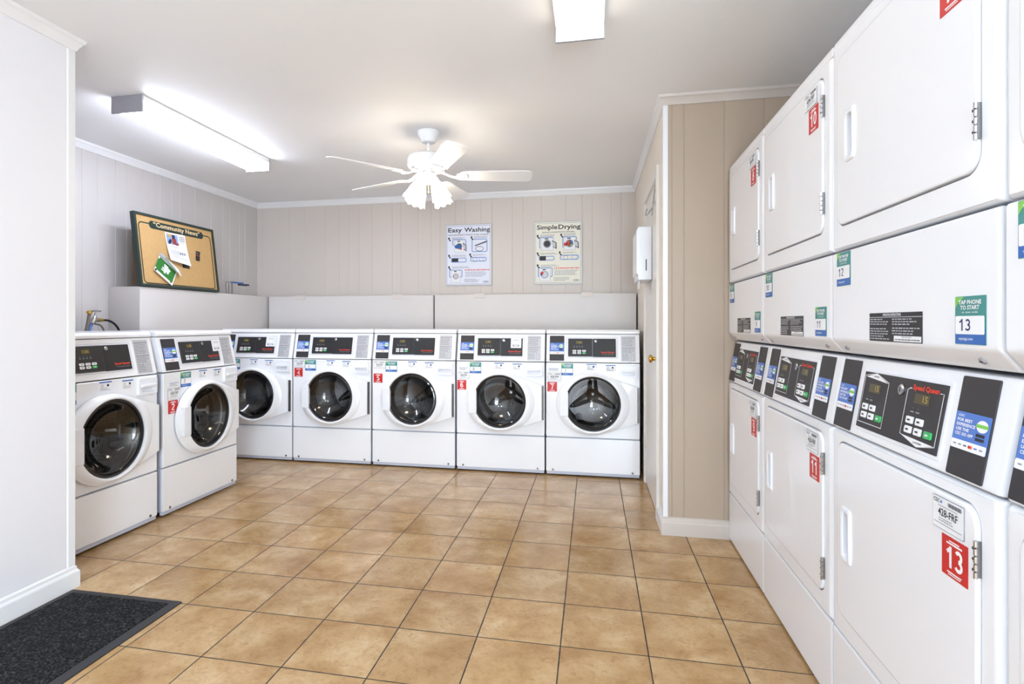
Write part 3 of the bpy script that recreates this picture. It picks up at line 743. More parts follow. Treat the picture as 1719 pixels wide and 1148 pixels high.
# ------------------------------------------------------------------ stacked dryers (local: x right from the far edge, front faces -y)
dsl = Vector((0, .036, .212)); DSF = frame((0, 0, .852), (1, 0, 0), dsl); DSL = dsl.length
def make_dryer(W_, loc, rz, up_no, lo_no, lab):
    R = root('stacked_dryer', loc, rz, lab, 'dryer', 'stacked tumble dryers along the right side')
    D = .71; e = .0015; dx = W_ - .70
    def shell(z0, z1, d0, d1, nm):
        M = MB(); M.box(e, .036, z0, W_ - e, D, z1, 'enamel_dryer'); M.xf = FRONT
        x0, x1 = .045, W_ - .052; c = ((x0 + x1) / 2, (d0 + d1) / 2)
        A = sorted([2 * PI * k / 120 for k in range(120)] + [math.atan2(y - c[1], x - c[0]) % (2 * PI) for P in (rr(e, z0, W_ - e, z1, .004, 2), rr(x0, d0, x1, d1, .038, 6)) for x, y in P])
        L = []
        for k in range(6):
            t = PI / 2 * k / 5; i_ = .016 * (1 - math.cos(t)); j_ = min(i_, .006)
            L.append([(x, y, -.036 if k < 0 else -.016 + .016 * math.sin(t)) for x, y in polar(rr(e + i_, z0 + j_, W_ - e - i_, z1 - j_, .004, 2), c, A)])
        L.insert(0, [(x, y, -.036) for x, y, _ in L[0]])
        inn = polar(rr(x0 - .0045, d0 - .0045, x1 + .0045, d1 + .0045, .042, 6), c, A)
        L += [[(x, y, 0) for x, y in inn], [(x, y, -.036) for x, y in inn]]
        M.loft(L, 'enamel_dryer'); M.build(nm, R)
    # lower cabinet
    shell(.262, .848, .322, .818, 'lower_cabinet')
    M = MB(); M.box(e, .001, .010, W_ - e, D, .257, 'enamel_dryer', .006, 2); M.build('base_panel', R)
    # upper cabinet, split at 1.37, chamfered lower lip
    M = MB(); M.prism_yz([(0, 1.112), (.034, 1.072), (D, 1.072), (D, 1.368), (0, 1.368)], e, W_ - e, 'enamel_dryer', .008)
    uc = M.build('instruction_panel', R)
    for x in (.06, W_ - .075):
        M = MB(); M.xf = frame((x, .018, 1.090), (1, 0, 0), (0, -.034, .040)); M.lathe([(.0075, 0), (.0075, .002), (.005, .004), (0, .004)], (0, 0, 0), (0, 0, 1), 'galvanised', 12); M.box(-.005, -.0008, .0037, .005, .0008, .0048, 'black'); M.build('screw', uc)
    shell(1.374, 1.966, 1.443, 1.930, 'upper_cabinet')
    M = MB(); M.box(0, .003, 1.964, W_, D, 1.995, 'enamel_dryer', .008, 2); M.build('top_panel', R)
    # control housing
    M = MB(); M.prism_yz([(0, .852), (.036, 1.064), (D, 1.071), (D, .852)], e, W_ - e, 'enamel_dryer', .010); M.build('control_housing', R)
    # doors
    def ddoor(z0, z1, hz0, hz1, hx, hinges):
        x0, x1 = .045, W_ - .052
        M = MB(); M.xf = FRONT
        c = (hx + .031, (hz0 + hz1) / 2); pk = rr(hx + .015, hz0 + .014, hx + .047, hz1 - .014, .009)
        A = sorted([2 * PI * k / 120 for k in range(120)] + [math.atan2(y - c[1], x - c[0]) % (2 * PI) for P in (rr(x0, z0, x1, z1, .038, 6), pk) for x, y in P])
        q = lambda i_, h: [(x, y, h) for x, y in polar(rr(x0 + i_, z0 + i_, x1 - i_, z1 - i_, .038 - i_ * .5, 6), c, A)]
        g = lambda i_, h: [(x, y, h) for x, y in polar(rr(hx + .015 + i_, hz0 + .014 + i_, hx + .047 - i_, hz1 - .014 - i_, .009, 5), c, A)]
        M.loft([q(0, -.030), q(0, .0005), q(.0012, .0045), q(.004, .0060), q(.0065, .0060), g(-.002, .0060), g(0, .0060), g(0, -.020), g(.004, -.024)], 'enamel_dryer', cap1=True)
        d = M.build('door', R)
        M = MB(); M.xf = FRONT; A = [2 * PI * k / 72 for k in range(72)]
        h_ = lambda i_, h, r=.010: [(x, y, h) for x, y in polar(rr(hx + i_, hz0 + i_, hx + .062 - i_, hz1 - i_, r), c, A)]
        M.loft([h_(0, .0055), h_(.001, .009), h_(.006, .0120), h_(.013, .0110), h_(.0155, .006), h_(.0165, -.018)], 'plastic_white')
        M.build('handle', d)
        for hz in hinges:
            M = MB(); M.box(x1 - .003, -.0090, hz - .034, x1 + .0035, .0, hz + .034, 'hinge_metal', .001)
            for k in range(5): M.tube([(x1 + .002, -.0090, hz - .035 + k * .0145), (x1 + .002, -.0090, hz - .024 + k * .0145)], .0035, 'chrome', 8)
            for q in (-.02, 0, .02): M.lathe([(.003, 0), (0, .0015)], (x1 - .002, -.0110, hz + q), (0, -1, 0), 'black', 8)
            M.build('hinge', d)
        return d
    # the lower door and the upper door, each with its tag and number
    F2 = FRONT @ Matrix.Translation((0, 0, .0062))
    d1 = ddoor(.322, .818, .487, .642, .082, (.725, .400)); d2 = ddoor(1.443, 1.930, 1.612, 1.757, .105, (1.533, 1.835))
    sticker('asset_tag', st_tag, F2, d1, .515 + dx, .743, .615 + dx, .808); sticker('number_sticker', st_number, F2, d1, lo_no, .545 + dx, .658, .625 + dx, .737, label='red sticker with white number %s' % lo_no)
    sticker('asset_tag', st_tag, F2, d2, .503 + dx, 1.864, .607 + dx, 1.917); sticker('number_sticker', st_number, F2, d2, up_no, .538 + dx, 1.780, .617 + dx, 1.860, label='red sticker with white number %s' % up_no)
    sticker('tap_to_pay_sticker', st_tap, FR0, uc, up_no, .037, 1.268, .125, 1.364, label='green and blue sticker with number %s' % up_no)
    sticker('tap_to_pay_sticker', st_tap, FR0, uc, lo_no, .577 + dx, 1.120, .665 + dx, 1.212, label='green and blue sticker with number %s' % lo_no)
    M = MB(); M.xf = FR0; a0, a1 = .232 + dx * .5, .468 + dx * .5
    M.slab(rr(a0, 1.116, a1, 1.186, .001, 1), 0, .0008, 'black'); z = .0012
    M.text('OPERATING INSTRUCTIONS', a0 + .068, 1.178, a1 - .085, 1.184, z, 'white_print', .02); M.rect(a0, 1.1745, a1, 1.1760, z, 'plate_grey')
    M.lines(a0 + .005, 1.155, a0 + .10, 1.173, 3, z, 'plate_grey', fill=.4); M.lines(a0 + .005, 1.119, a0 + .10, 1.150, 5, z, 'plate_grey', fill=.4)
    M.lines(a0 + .112, 1.155, a1 - .008, 1.173, 3, z, 'plate_grey', fill=.4); M.lines(a0 + .112, 1.133, a1 - .004, 1.152, 3, z, 'plate_grey', fill=.4)
    M.rect(a0 + .12, 1.118, a1 - .002, 1.131, z, 'white_print'); M.text('IMPORTANT', a0 + .155, 1.1265, a0 + .195, 1.130, z + .0003, 'dark_ink'); M.lines(a0 + .127, 1.1195, a1 - .006, 1.125, 1, z + .0003, 'dark_ink', ragged=.05, word=.008)
    M.build('instruction_sticker', uc, smooth=None)
    # readers
    for x0 in (.012, .545 + dx):
        M = MB(); M.xf = DSF; M.slab(rr(x0, .008, x0 + .106, .206, .004), .0, .003, 'dark_panel', .001); r_ = M.build('card_reader_cover', R)
        sticker('payment_sticker', st_pay, DSF @ Matrix.Translation((0, 0, .0034)), r_, x0 + .003, .062, x0 + .104, .135)
    # control pad
    k0, k1 = .152 + dx * .3, .512 + dx * .7; w = k1 - k0
    M = MB(); M.xf = DSF
    M.slab(rr(k0 - .010, .022, k1 + .010, .188, .004), 0, .0025, 'plastic_white', .001); M.slab(rr(k0, .030, k1, .180, .002), .0025, .0050, 'dark_panel', .0005); z = .0056
    X = lambda t: k0 + w * t
    M.band([(X(.02), .170), (X(.02), .045), (X(.36), .045), (X(.36), .160), (X(.18), .178)], .0022, z, 'white_print')
    M.poly([(X(.03), .167), (X(.35), .158), (X(.18), .1775)], z, 'white_print'); M.text('UPPER', X(.14), .168, X(.22), .172, z + .0003, 'ink', .02)
    M.band([(X(.645), .160), (X(.625), .160), (X(.60), .155), (X(.60), .052), (X(.80), .034), (X(.975), .046), (X(.975), .160), (X(.94), .160)], .0022, z, 'white_print', False)
    M.poly([(X(.61), .051), (X(.80), .0345), (X(.965), .047)], z, 'white_print'); M.text('LOWER', X(.76), .040, X(.85), .044, z + .0003, 'ink', .02)
    M.text('Speed Queen', X(.655), .154, X(.93), .170, z, 'red_text', .03)
    for t0, zz, s_ in ((.02, 0, '15'), (.61, 0, '15')):
        M.rect(X(t0 + .08), .128, X(t0 + .24), .150, z, 'display'); M.text(s_, X(t0 + .17), .132, X(t0 + .22), .147, z + .0003, 'digit', .01)
        for q in (.08, .14): M.poly(circle(X(t0 + q), .116, .0012, 6), z, 'grey_ink'); M.rect(X(t0 + q - .02), .106, X(t0 + q + .02), .109, z, 'grey_ink')
    cp = M.build('control_pad', R)
    M = MB(); M.xf = DSF; M.lathe([(.013, 0), (.013, .004), (.009, .006), (0, .006)], (X(.535), .152, .005), (0, 0, 1), 'chrome', 20); M.box(X(.535) - .001, .146, .0108, X(.535) + .001, .158, .012, 'black'); M.build('lock', cp)
    for t0 in (.03, .62):
        for i, j in ((0, 0), (1, 0), (0, 1), (1, 1), (2, 0)):
            x = X(t0 + .03 + i * .105); y = .058 + j * .022; g = i == 2
            M = MB(); M.xf = DSF; M.slab(rr(x, y, x + w * .075, y + .016, .003), .0052, .0085, 'green_btn' if g else 'white_print', .001)
            M.rect(x + w * .02, y + .006, x + w * .05, y + .010, .009, 'white_print' if g else 'ink'); M.build('button', cp)
    return R
AX = -.0079
def fx(y): return .7000 + .0079 * (y - 1.12)
rzd = -PI / 2 - .0079
for far, w, un, ln, lab in ((3.165, .628, '8', '9', 'white stacked dryer with red number 8 and 9 stickers, farthest one, against the tan wall'),
                            (2.533, .697, '10', '11', 'white stacked dryer with red number 10 and 11 stickers'),
                            (1.832, .708, '12', '13', 'white stacked dryer with a red number 13 sticker on its lower door'),
                            (1.118, .697, '14', '15', 'white stacked dryer cut off by the right edge of the photo, nearest the camera')):
    make_dryer(w, (fx(far), far, 0), rzd, un, ln, lab)

# ------------------------------------------------------------------ ceiling fixtures
def fixture(x, y0, y1, lab, w=.18, dm='diffuser_soft'):
    R = root('fluorescent_ceiling_light', (x, (y0 + y1) / 2, H), 0, lab, 'ceiling light', 'fluorescent wraparound ceiling lights'); L = (y1 - y0) / 2; h = w / 2
    M = MB(); M.box(-h - .008, -L + .002, -.032, h + .008, L - .002, -.001, 'diffuser_pan', .002); M.build('housing', R)
    M = MB()
    prof = [(-h, -.030), (-h, -.058), (-h + .012, -.082), (-h + .03, -.090), (h - .03, -.090), (h - .012, -.082), (h, -.058), (h, -.030)]
    M.loft([[(a, -L + .012, b) for a, b in prof], [(a, L - .012, b) for a, b in prof]], dm); M.build('diffuser', R)
    for s_ in (-1, 1):
        M = MB(); ya, yb = sorted((s_ * L, s_ * (L - .012)))
        M.box(-h - .009, ya, -.094, h + .009, yb, -.002, 'galvanised', .002)
        for q in (-.03, .015): M.lathe([(.012, 0), (.012, .001), (.009, .0015), (.009, .0005), (0, .0005)], (q, s_ * L, -.045), (0, s_, 0), 'galvanised', 14)
        M.build('end_cap', R)
    return R
fixture(-2.505, 2.585, 3.800, 'long fluorescent ceiling light over the left washers', dm='diffuser')
fixture(-.052, 1.085, 2.300, 'fluorescent ceiling light cut off by the top edge of the photo')
fixture(-1.70, -1.90, -.685, 'left fluorescent ceiling light behind the camera', dm='diffuser_fill')
fixture(-.45, -1.90, -.685, 'right fluorescent ceiling light behind the camera', dm='diffuser_fill')

# ------------------------------------------------------------------ ceiling fan
FX, FY = -1.05, 3.46
R = root('ceiling_fan', (FX, FY, H), 0, 'white five blade ceiling fan with a glowing glass light kit', 'ceiling fan')
def lat(name, prof, m, parent=R, n=32): M = MB(); M.lathe(prof, (0, 0, 0), (0, 0, 1), m, n); return M.build(name, parent)
lat('canopy', [(0, -.001), (.070, -.001), (.072, -.010), (.068, -.025), (.050, -.062), (.045, -.072), (.030, -.076), (.012, -.076)], 'fan_white')
lat('down_rod', [(.0095, -.07), (.0095, -.125), (.017, -.128), (.017, -.150), (.03, -.155)], 'fan_white')
mo = lat('motor_housing', [(.02, -.150), (.06, -.152), (.115, -.160), (.134, -.172), (.139, -.190), (.139, -.222), (.132, -.232), (.128, -.234), (.126, -.240), (.100, -.256), (.060, -.262), (0, -.262)], 'fan_white', n=48)
M = MB()
for k in range(40):
    a = 2 * PI * k / 40; M.xf = Matrix.Rotation(a, 4, 'Z'); M.box(.106, -.002, -.2525, .118, .002, -.2440, 'grey_ink')
M.build('vent_slots', mo)
lat('switch_housing', [(.03, -.262), (.032, -.275), (.050, -.278), (.053, -.290), (.053, -.325), (.046, -.334), (.02, -.342), (0, -.344)], 'fan_white')
ZB = -.287
outl = []
for r, hw in ((.205, .030), (.215, .046), (.235, .055), (.27, .060), (.62, .070), (.655, .066), (.672, .050), (.677, .025)): outl.append((r, -hw))
outl += [(r, -y) for r, y in outl[::-1]]
for k in range(5):
    a = math.radians(12.3 + 72 * k)
    base = Matrix.Rotation(a, 4, 'Z') @ Matrix.Translation((0, 0, ZB)) @ Matrix.Rotation(math.radians(-13), 4, 'X')
    M = MB(); M.xf = base
    M.loft([[(x, y, -.003) for x, y in outl], [(x, y, .003) for x, y in outl]], 'fan_white', cap0=True, cap1=True)
    b = M.build('blade', R)
    M = MB(); M.xf = Matrix.Rotation(a, 4, 'Z')
    L = []
    for r, hw, z in ((.075, .016, -.265), (.10, .016, -.272), (.14, .013, -.290), (.17, .013, -.298), (.19, .020, -.297)):
        L.append([(r, -hw, z - .004), (r, hw, z - .004), (r, hw, z + .004), (r, -hw, z + .004)])
    M.loft(L, 'fan_white', cap0=True, cap1=True)
    M.xf = base; M.slab([(p[0], p[1]) for p in rr(.185, -.040, .255, .040, .02)][::-1], -.0035, -.010, 'fan_white', 0)
    for y in (-.024, 0, .024): M.lathe([(.004, 0), (.003, -.002), (0, -.002)], (.235, y, -.0102), (0, 0, 1), 'hinge_metal', 8)
    M.build('blade_arm', R)
for k in range(4):
    a = YAW + PI / 4 + k * PI / 2 + PI; d = Vector((math.cos(a), math.sin(a), 0)); ax = (d * .50 + Vector((0, 0, -.9))).normalized()
    o = d * .058 + Vector((0, 0, -.322))
    M = MB(); M.tube([tuple(d * .03 + Vector((0, 0, -.315))), tuple(o)], .012, 'fan_white'); M.lathe([(0, -.004), (.024, -.004), (.027, .004), (.027, .022), (.024, .024)], o, ax, 'fan_white', 24); hd = M.build('lamp_holder', R)
    M = MB(); prof = [(.024, .018), (.030, .030), (.040, .055), (.047, .085), (.052, .115), (.058, .142), (.061, .154)]
    n = 40; t = Vector((0, 0, 1)); u = ax.cross(t).normalized(); w = ax.cross(u); L = []
    for i, (r, h) in enumerate(prof):
        ring = []
        for q in range(n):
            th = 2 * PI * q / n; f = 1 + .03 * math.cos(8 * th) * (i / 6.0); hh = h + (.006 * math.cos(8 * th) if i == 6 else 0)
            ring.append(tuple(o + ax * hh + (u * math.cos(th) + w * math.sin(th)) * r * f))
        L.append(ring)
    M.loft(L, 'shade_glow'); M.build('lamp_shade', R)
for x in (-.012, .014):
    M = MB(); M.tube([(x, -.045, -.33), (x, -.047, -.40)], .0012, 'brass', 6); M.lathe([(0, 0), (.004, .004), (.004, .012), (0, .016)], (x, -.047, -.414), (0, 0, 1), 'brass', 10); M.build('pull_chain', R)

# ------------------------------------------------------------------ notice board on the ledge
by0, by1 = 3.395, 4.24; bt = Vector((-.066, 0, .540)); BL = bt.length
R = root('notice_board', (-3.168, by0, LZ + .005), 0, 'cork notice board headed Community News with a dark green frame, leaning on the ledge', 'notice board')
BF = frame((0, 0, 0), (0, 1, 0), bt); WB = by1 - by0
M = MB(); M.xf = BF
fw, c = .018, (WB / 2, BL / 2)
M.ringslab([(0, 0), (WB, 0), (WB, BL), (0, BL)], [(fw, fw), (WB - fw, fw), (WB - fw, BL - fw), (fw, BL - fw)], c, -.030, .004, 'board_green', angs=sorted([math.atan2(y - c[1], x - c[0]) % (2 * PI) for x, y in ((0, 0), (WB, 0), (WB, BL), (0, BL), (fw, fw), (WB - fw, fw), (WB - fw, BL - fw), (fw, BL - fw))]))
M.build('frame', R)
M = MB(); M.xf = BF; M.rect(fw - .001, fw - .001, WB - fw + .001, BL - fw + .001, -.004, 'cork')
M.rect(fw - .001, fw - .001, WB - fw + .001, BL - fw + .001, -.026, 'board_back')
M.build('cork_panel', R)
M = MB(); M.xf = BF
ln = rr(.040, .026, WB - .042, .475, .030, 8); M.band(ln, .0085, -.0030, 'board_green'); M.build('border_line', R)
M = MB(); M.xf = BF; M.slab(rr(.138, .442, .715, .500, .029, 8), -.0040, -.0015, 'board_green'); M.text('“Community News”', .178, .4475, .675, .4965, -.0010, 'banner_text', .02); M.build('banner', R)
M = MB(); M.loft([[(x, .004, z) for x, z in ((-.034, .002), (-.074, .002), (-.080, .36))], [(x, .30, z) for x, z in ((-.034, .002), (-.074, .002), (-.080, .36))]], 'board_back', cap0=True, cap1=True); M.build('support_panel', R)
BW = Matrix.Translation((-3.168, by0, LZ + .005)) @ BF
def onboard(name, M, lab, cat): return tag(M.build(name, smooth=None), lab, cat)
def curled(M, P, z0, mat_, lift, n=8, th=.0008):
    """four-corner sheet (bl, br, tr, tl) curling away from the board towards its lower edge"""
    bl, br, tr, tl = [Vector(p) for p in P]; V = []
    for i in range(n + 1):
        t = i / n; a = bl.lerp(tl, t); b = br.lerp(tr, t); z = z0 + lift * (1 - t) ** 2
        V += [(a.x, a.y, z), (b.x, b.y, z)]
    F = [(2 * i, 2 * i + 1, 2 * i + 3, 2 * i + 2) for i in range(n)]; M.add(V, F, mat_)
    return lambda u, t, dz=.001: tuple(x for x in ((bl.lerp(tl, t)).lerp(br.lerp(tr, t), u)[:2])) + (z0 + lift * (1 - t) ** 2 + dz,)
def Bz(z): return (z - LZ) / .540 * BL
M = MB(); M.xf = BW
q = curled(M, [(.293, Bz(1.640)), (.510, Bz(1.612)), (.499, Bz(1.862)), (.285, Bz(1.858))], -.002, 'paper', .022)
def onq(M, q, u0, t0, u1, t1, m, dz=.001, n=3):
    V = []; 
    for i in range(n + 1):
        t = t0 + (t1 - t0) * i / n; V += [q(u0, t, dz), q(u1, t, dz)]
    M.add(V, [(2 * i, 2 * i + 1, 2 * i + 3, 2 * i + 2) for i in range(n)], m)
onq(M, q, .05, .60, .60, .95, 'blue_line'); onq(M, q, .10, .84, .28, .95, 'cork', .0015, 1)
for u, t, a, b, m in ((.30, .62, .50, .82, 'skin_red'), (.32, .80, .46, .94, 'ink'), (.10, .60, .20, .70, 'ink'), (.20, .66, .27, .78, 'ink'), (.44, .60, .58, .68, 'skin_red'), (.14, .70, .2, .76, 'navy')): onq(M, q, u, t, a, b, m, .0015, 1)
for t in (.90, .84, .78): onq(M, q, .66, t, .94, t + .02, 'dark_ink', .0015, 1)
for t in (.72, .67, .52, .38, .33, .28, .22, .16): onq(M, q, .12 if t < .6 else .66, t, random.uniform(.5, .92), t + .012, 'grey_ink', .0015, 1)
for u in (.56, .66, .76): onq(M, q, u, .32, u + .06, .36, 'ink', .0017, 1)
onboard('flyer', M, 'white flyer with a small colour picture pinned under the Community News banner', 'flyer')
M = MB(); M.xf = BW
P = [(.125, Bz(1.550)), (.289, Bz(1.437) + .004), (.382, Bz(1.577)), (.215, Bz(1.688))]
q = curled(M, P, .001, 'paper', .010)
for k, (u0, t0, u1, t1) in enumerate(((.06, .12, .95, .80), (.0, .2, .06, .7))): onq(M, q, u0, t0, u1, t1, 'pamphlet_green', .0012)
for u0, t0, u1, t1 in ((.30, .40, .62, .48), (.36, .52, .70, .60), (.28, .30, .46, .36), (.42, .26, .52, .66), (.56, .34, .66, .62), (.34, .62, .56, .68)): onq(M, q, u0, t0, u1, t1, 'white_print', .002, 1)
onq(M, q, .02, .02, .10, .12, 'navy', .002, 1); onq(M, q, .84, .06, .90, .12, 'dark_ink', .002, 1)
M.add([(.215, Bz(1.690), .004), (.235, Bz(1.655), .030), (.372, Bz(1.512), .034), (.386, Bz(1.575), .006)], [(0, 1, 2, 3)], 'paper')
M.add([(.200, Bz(1.672), .004), (.215, Bz(1.690), .004), (.235, Bz(1.655), .030), (.225, Bz(1.64), .024)], [(0, 1, 2, 3)], 'grey_ink')
onboard('folded_pamphlet', M, 'green and white folded pamphlet hanging crooked on the cork board', 'pamphlet')
M = MB(); M.xf = BW; P = [(.592, Bz(1.673)), (.640, Bz(1.670)), (.660, Bz(1.750)), (.610, Bz(1.753))]
q = curled(M, P, -.0025, 'black', .004, 3); onq(M, q, .1, .48, .9, .60, 'skin_red', .001, 1); onq(M, q, .1, .75, .6, .80, 'grey_ink', .001, 1); onq(M, q, .1, .2, .6, .26, 'dark_ink', .001, 1)
onboard('business_card', M, 'small black card pinned on the right of the cork board', 'card')
M = MB(); M.xf = BW; M.slab([(.44, Bz(1.598)), (.512, Bz(1.596)), (.518, Bz(1.644)), (.440, Bz(1.640))], -.0036, -.002, 'black')
onboard('dark_card', M, 'black card corner showing behind the flyer', 'card')

# wire stand with a blue handle right of the board, on the left ledge
R = root('blue_clamp', (-3.30, 4.60, LZ), 0, 'thin metal clamp with a blue bar standing on the ledge right of the notice board', 'clamp')
M = MB()
M.tube(smooth_path([(0, -.085, .001), (0, -.090, .09), (0, -.088, .115), (0, -.070, .118), (0, -.052, .10), (0, -.050, .001)], 6), .005, 'chrome', 8)
M.tube(smooth_path([(0, -.040, .118), (0, -.020, .116), (0, -.006, .10), (0, -.005, .001)], 6), .006, 'pipe_grey', 8)
M.box(-.004, -.078, .110, .004, -.01, .119, 'chrome', .001); M.build('metal_legs', R)
M = MB(); M.xf = Matrix.Translation((0, 0, .006)); M.box(-.012, 0, .106, .012, .16, .120, 'deep_blue', .003); M.build('blue_bar', R)
M = MB(); M.box(-.01, .09, .096, .01, .20, .110, 'black', .003); M.box(-.012, .20, .102, .012, .245, .116, 'navy', .003); M.build('black_grip', R)

# ------------------------------------------------------------------ water valve and hoses above the first washer
VX = -3.30
R = root('water_valve', (VX, 3.13, 1.10), 0, 'chrome water valve with a cross handle and brass fitting above the first washer', 'valve')
M = MB(); M.tube([(0, -.075, -1.098), (0, -.052, -.02), (0, -.028, .085), (0, -.022, .125)], .011, 'pipe_grey'); M.lathe([(0, 0), (.016, 0), (.018, .012), (.012, .020), (0, .020)], (0, -.024, .125), (0, .1, 1), 'brass', 14); M.build('riser_pipe', R)
M = MB(); M.tube([(0, -.004, .058), (0, .012, .088), (0, .020, .108)], [.016, .018, .012], 'chrome'); M.tube([(0, .020, .108), (0, .024, .142)], .006, 'chrome')
M.tube([(0, .008, .080), (0, .040, .082)], .012, 'chrome'); M.build('valve_body', R)
M = MB()
for a in (0, PI / 2):
    dx, dy = math.cos(a + .7) * .030, math.sin(a + .7) * .030; M.tube([(-dx, .026 - dy, .144), (dx, .026 + dy, .144)], .006, 'chrome', 8)
M.lathe([(0, -.006), (.012, -.004), (.012, .006), (0, .008)], (0, .026, .144), (0, 0, 1), 'chrome', 12); M.build('cross_handle', R)
M = MB(); M.tube([(0, .040, .082), (0, .052, .083), (0, .060, .083), (0, .078, .083)], [.014, .014, .011, .011], 'brass', 8); M.build('brass_fitting', R)
M = MB(); M.tube([(0, -.045, -1.0), (0, -.030, -.02), (0, -.016, .035), (0, -.004, .058)], .009, 'hose_blue')
M.build('blue_pipe', R)
M = MB(); M.tube(smooth_path([(0, .078, .083), (.002, .12, .080), (.004, .165, .060), (.004, .200, .025), (.002, .22, -.02), (0, .23, -.09), (0, .23, -.9)], 8), .0075, 'hose_black')
M.build('black_hose', R)
M = MB(); M.tube(smooth_path([(0, .02, .058), (0, .06, .048), (0, .085, .018), (0, .10, -.03)], 6), .006, 'pipe_grey')
M.build('grey_hose', R)

# ------------------------------------------------------------------ posters
def poster(x0, z0, x1, z1, bg, title, sub, kind, lab):
    R = root('wall_poster', ((x0 + x1) / 2, YB - .001, z0), 0, lab, 'poster', 'laundry instruction posters on the back wall')
    w, h = x1 - x0, z1 - z0; X0 = -w / 2
    M = MB(); M.xf = FRONT; M.slab(rr(X0, 0, -X0, h, .012), .002, .010, 'plate_grey', .003); M.slab(rr(X0 + .008, .008, -X0 - .008, h - .008, .008), .010, .011, bg); M.build('backing', R)
    M = MB(); M.xf = FRONT @ Matrix.Translation((X0, 0, .0115))
    x = lambda t: w * t; y = lambda t: h * (1 - t)
    def T(s_, a, b, c_, d, m='ink', bold=.0): M.text(s_, x(a), y(d), x(c_), y(b), 0, m, bold)
    M.band(rr(x(.035), y(.975), x(.965), y(.03), .006), .003, 0, 'grey_ink')
    T(title[0], .06, .055, .06 + title[2], .15, 'ink', .018); T(title[1], .97 - title[3], .055, .965, .15, 'ink', .018)
    T(sub, .06 if kind == 'w' else .17, .163, .94 if kind == 'w' else .84, .183, 'dark_ink', .02)
    def arrow(a, b):
        M.rect(x(a), y(b + .035), x(a + .035), y(b), .0002, 'ink'); M.rect(x(a + .02), y(b + .06), x(a + .055), y(b + .037), .0002, 'ink')
    for a, b in ((.06, .21), (.55, .20), (.06, .49), (.52, .48), (.06, .68)): arrow(a, b)
    for a, b, c_, d in ((.14, .205, .45, .24), (.62, .195, .92, .235), (.14, .495, .5, .53), (.60, .49, .88, .515), (.15, .685, .55, .72)):
        M.lines(x(a), y(d), x(c_), y(b), 2, .0002, 'grey_ink', word=.014)
    def bluebox(a, b, c_, d): M.band(rr(x(a), y(d), x(c_), y(b), .012), .009, .0001, 'blue_line')
    def machine(a, b, c_, d, open_, clothes):
        ww = c_ - a; hh = d - b
        M.slab(rr(x(a), y(d), x(c_), y(b), .006), 0, .0004, 'paper'); M.band(rr(x(a), y(d), x(c_), y(b), .006), .002, .0006, 'grey_ink')
        M.rect(x(a + ww * .3), y(b + hh * .12), x(a + ww * .6), y(b + hh * .04), .0006, 'ink')
        cx, cy = x(a + ww * .5), y(b + hh * .48)
        M.poly(circle(cx, cy, w * ww * .34, 20), .0008, 'grey_ink'); M.poly(circle(cx, cy, w * ww * .26, 20), .001, 'black' if open_ else 'plate_grey')
        if open_:
            M.poly([(x(c_ - ww * .12), y(b + hh * .2)), (x(c_ + ww * .28), y(b + hh * .38)), (x(c_ + ww * .3), y(d - hh * .08)), (x(c_ - ww * .02), y(b + hh * .75))][::-1], .001, 'dark_ink')
            M.poly([(x(c_ - ww * .08), y(b + hh * .3)), (x(c_ + ww * .2), y(b + hh * .42)), (x(c_ + ww * .2), y(d - hh * .2)), (x(c_ - ww * .02), y(b + hh * .68))][::-1], .0012, 'plate_grey')
        for (dx, dy, r, m_) in clothes: M.poly(circle(cx + w * ww * dx, cy + w * ww * dy, w * ww * r, 10), .0016, m_)
    if kind == 'w':
        bluebox(.16, .245, .44, .34); machine(.20, .26, .40, .46, True, ((-.30, -.05, .2, 'deep_blue'), (0, -.02, .22, 'deep_blue'), (.2, -.3, .1, 'red')))
        bluebox(.58, .25, .90, .45); M.band(circle(x(.74), y(.405), .038, 20, .022), .005, .0004, 'dark_ink'); M.add([(x(.64), y(.345), .0004), (x(.64), y(.365), .0004), (x(.90), y(.30), .0004), (x(.90), y(.275), .0004)], [(0, 1, 2, 3)], 'dark_ink')
        bluebox(.13, .55, .45, .615); M.rect(x(.14), y(.61), x(.28), y(.555), .0004, 'ink'); bluebox(.55, .545, .88, .605); M.band(circle(x(.64), y(.575), .02, 12), .003, .0004, 'dark_ink'); M.band(circle(x(.78), y(.575), .024, 14, .016), .003, .0004, 'blue')
        bluebox(.09, .745, .36, .86); machine(.13, .75, .32, .95, False, ((-.28, 0, .07, 'red'),))
    else:
        bluebox(.12, .25, .40, .42); machine(.15, .26, .40, .46, True, ()); bluebox(.60, .25, .88, .42)
        machine(.62, .26, .86, .46, True, ((-.35, -.08, .16, 'red'), (-.1, 0, .2, 'red'), (.08, -.1, .12, 'lime'), (.15, .08, .12, 'deep_blue')))
        bluebox(.11, .555, .42, .615); M.rect(x(.12), y(.62), x(.25), y(.55), .0004, 'ink'); bluebox(.55, .545, .92, .61); M.band(circle(x(.66), y(.575), .02, 12), .003, .0004, 'dark_ink'); M.band(circle(x(.84), y(.575), .026, 14, .02), .003, .0004, 'blue')
        bluebox(.09, .735, .38, .88); machine(.11, .75, .34, .95, False, ((-.25, .15, .15, 'red'), (-.3, 0, .1, 'deep_blue')))
    M.lines(x(.42), y(.755), x(.95), y(.735), 1, .0002, 'red_text', fill=.7, ragged=.03, word=.016)
    M.lines(x(.43), y(.86), x(.93), y(.77), 5, .0002, 'grey_ink', fill=.4, word=.014); M.lines(x(.41), y(.95), x(.74), y(.885), 4, .0002, 'dark_ink', fill=.3, word=.012)
    M.text('CSC', x(.82), y(.955), x(.94), y(.925), .0002, 'ink', .02)
    M.build('print', R, smooth=None)
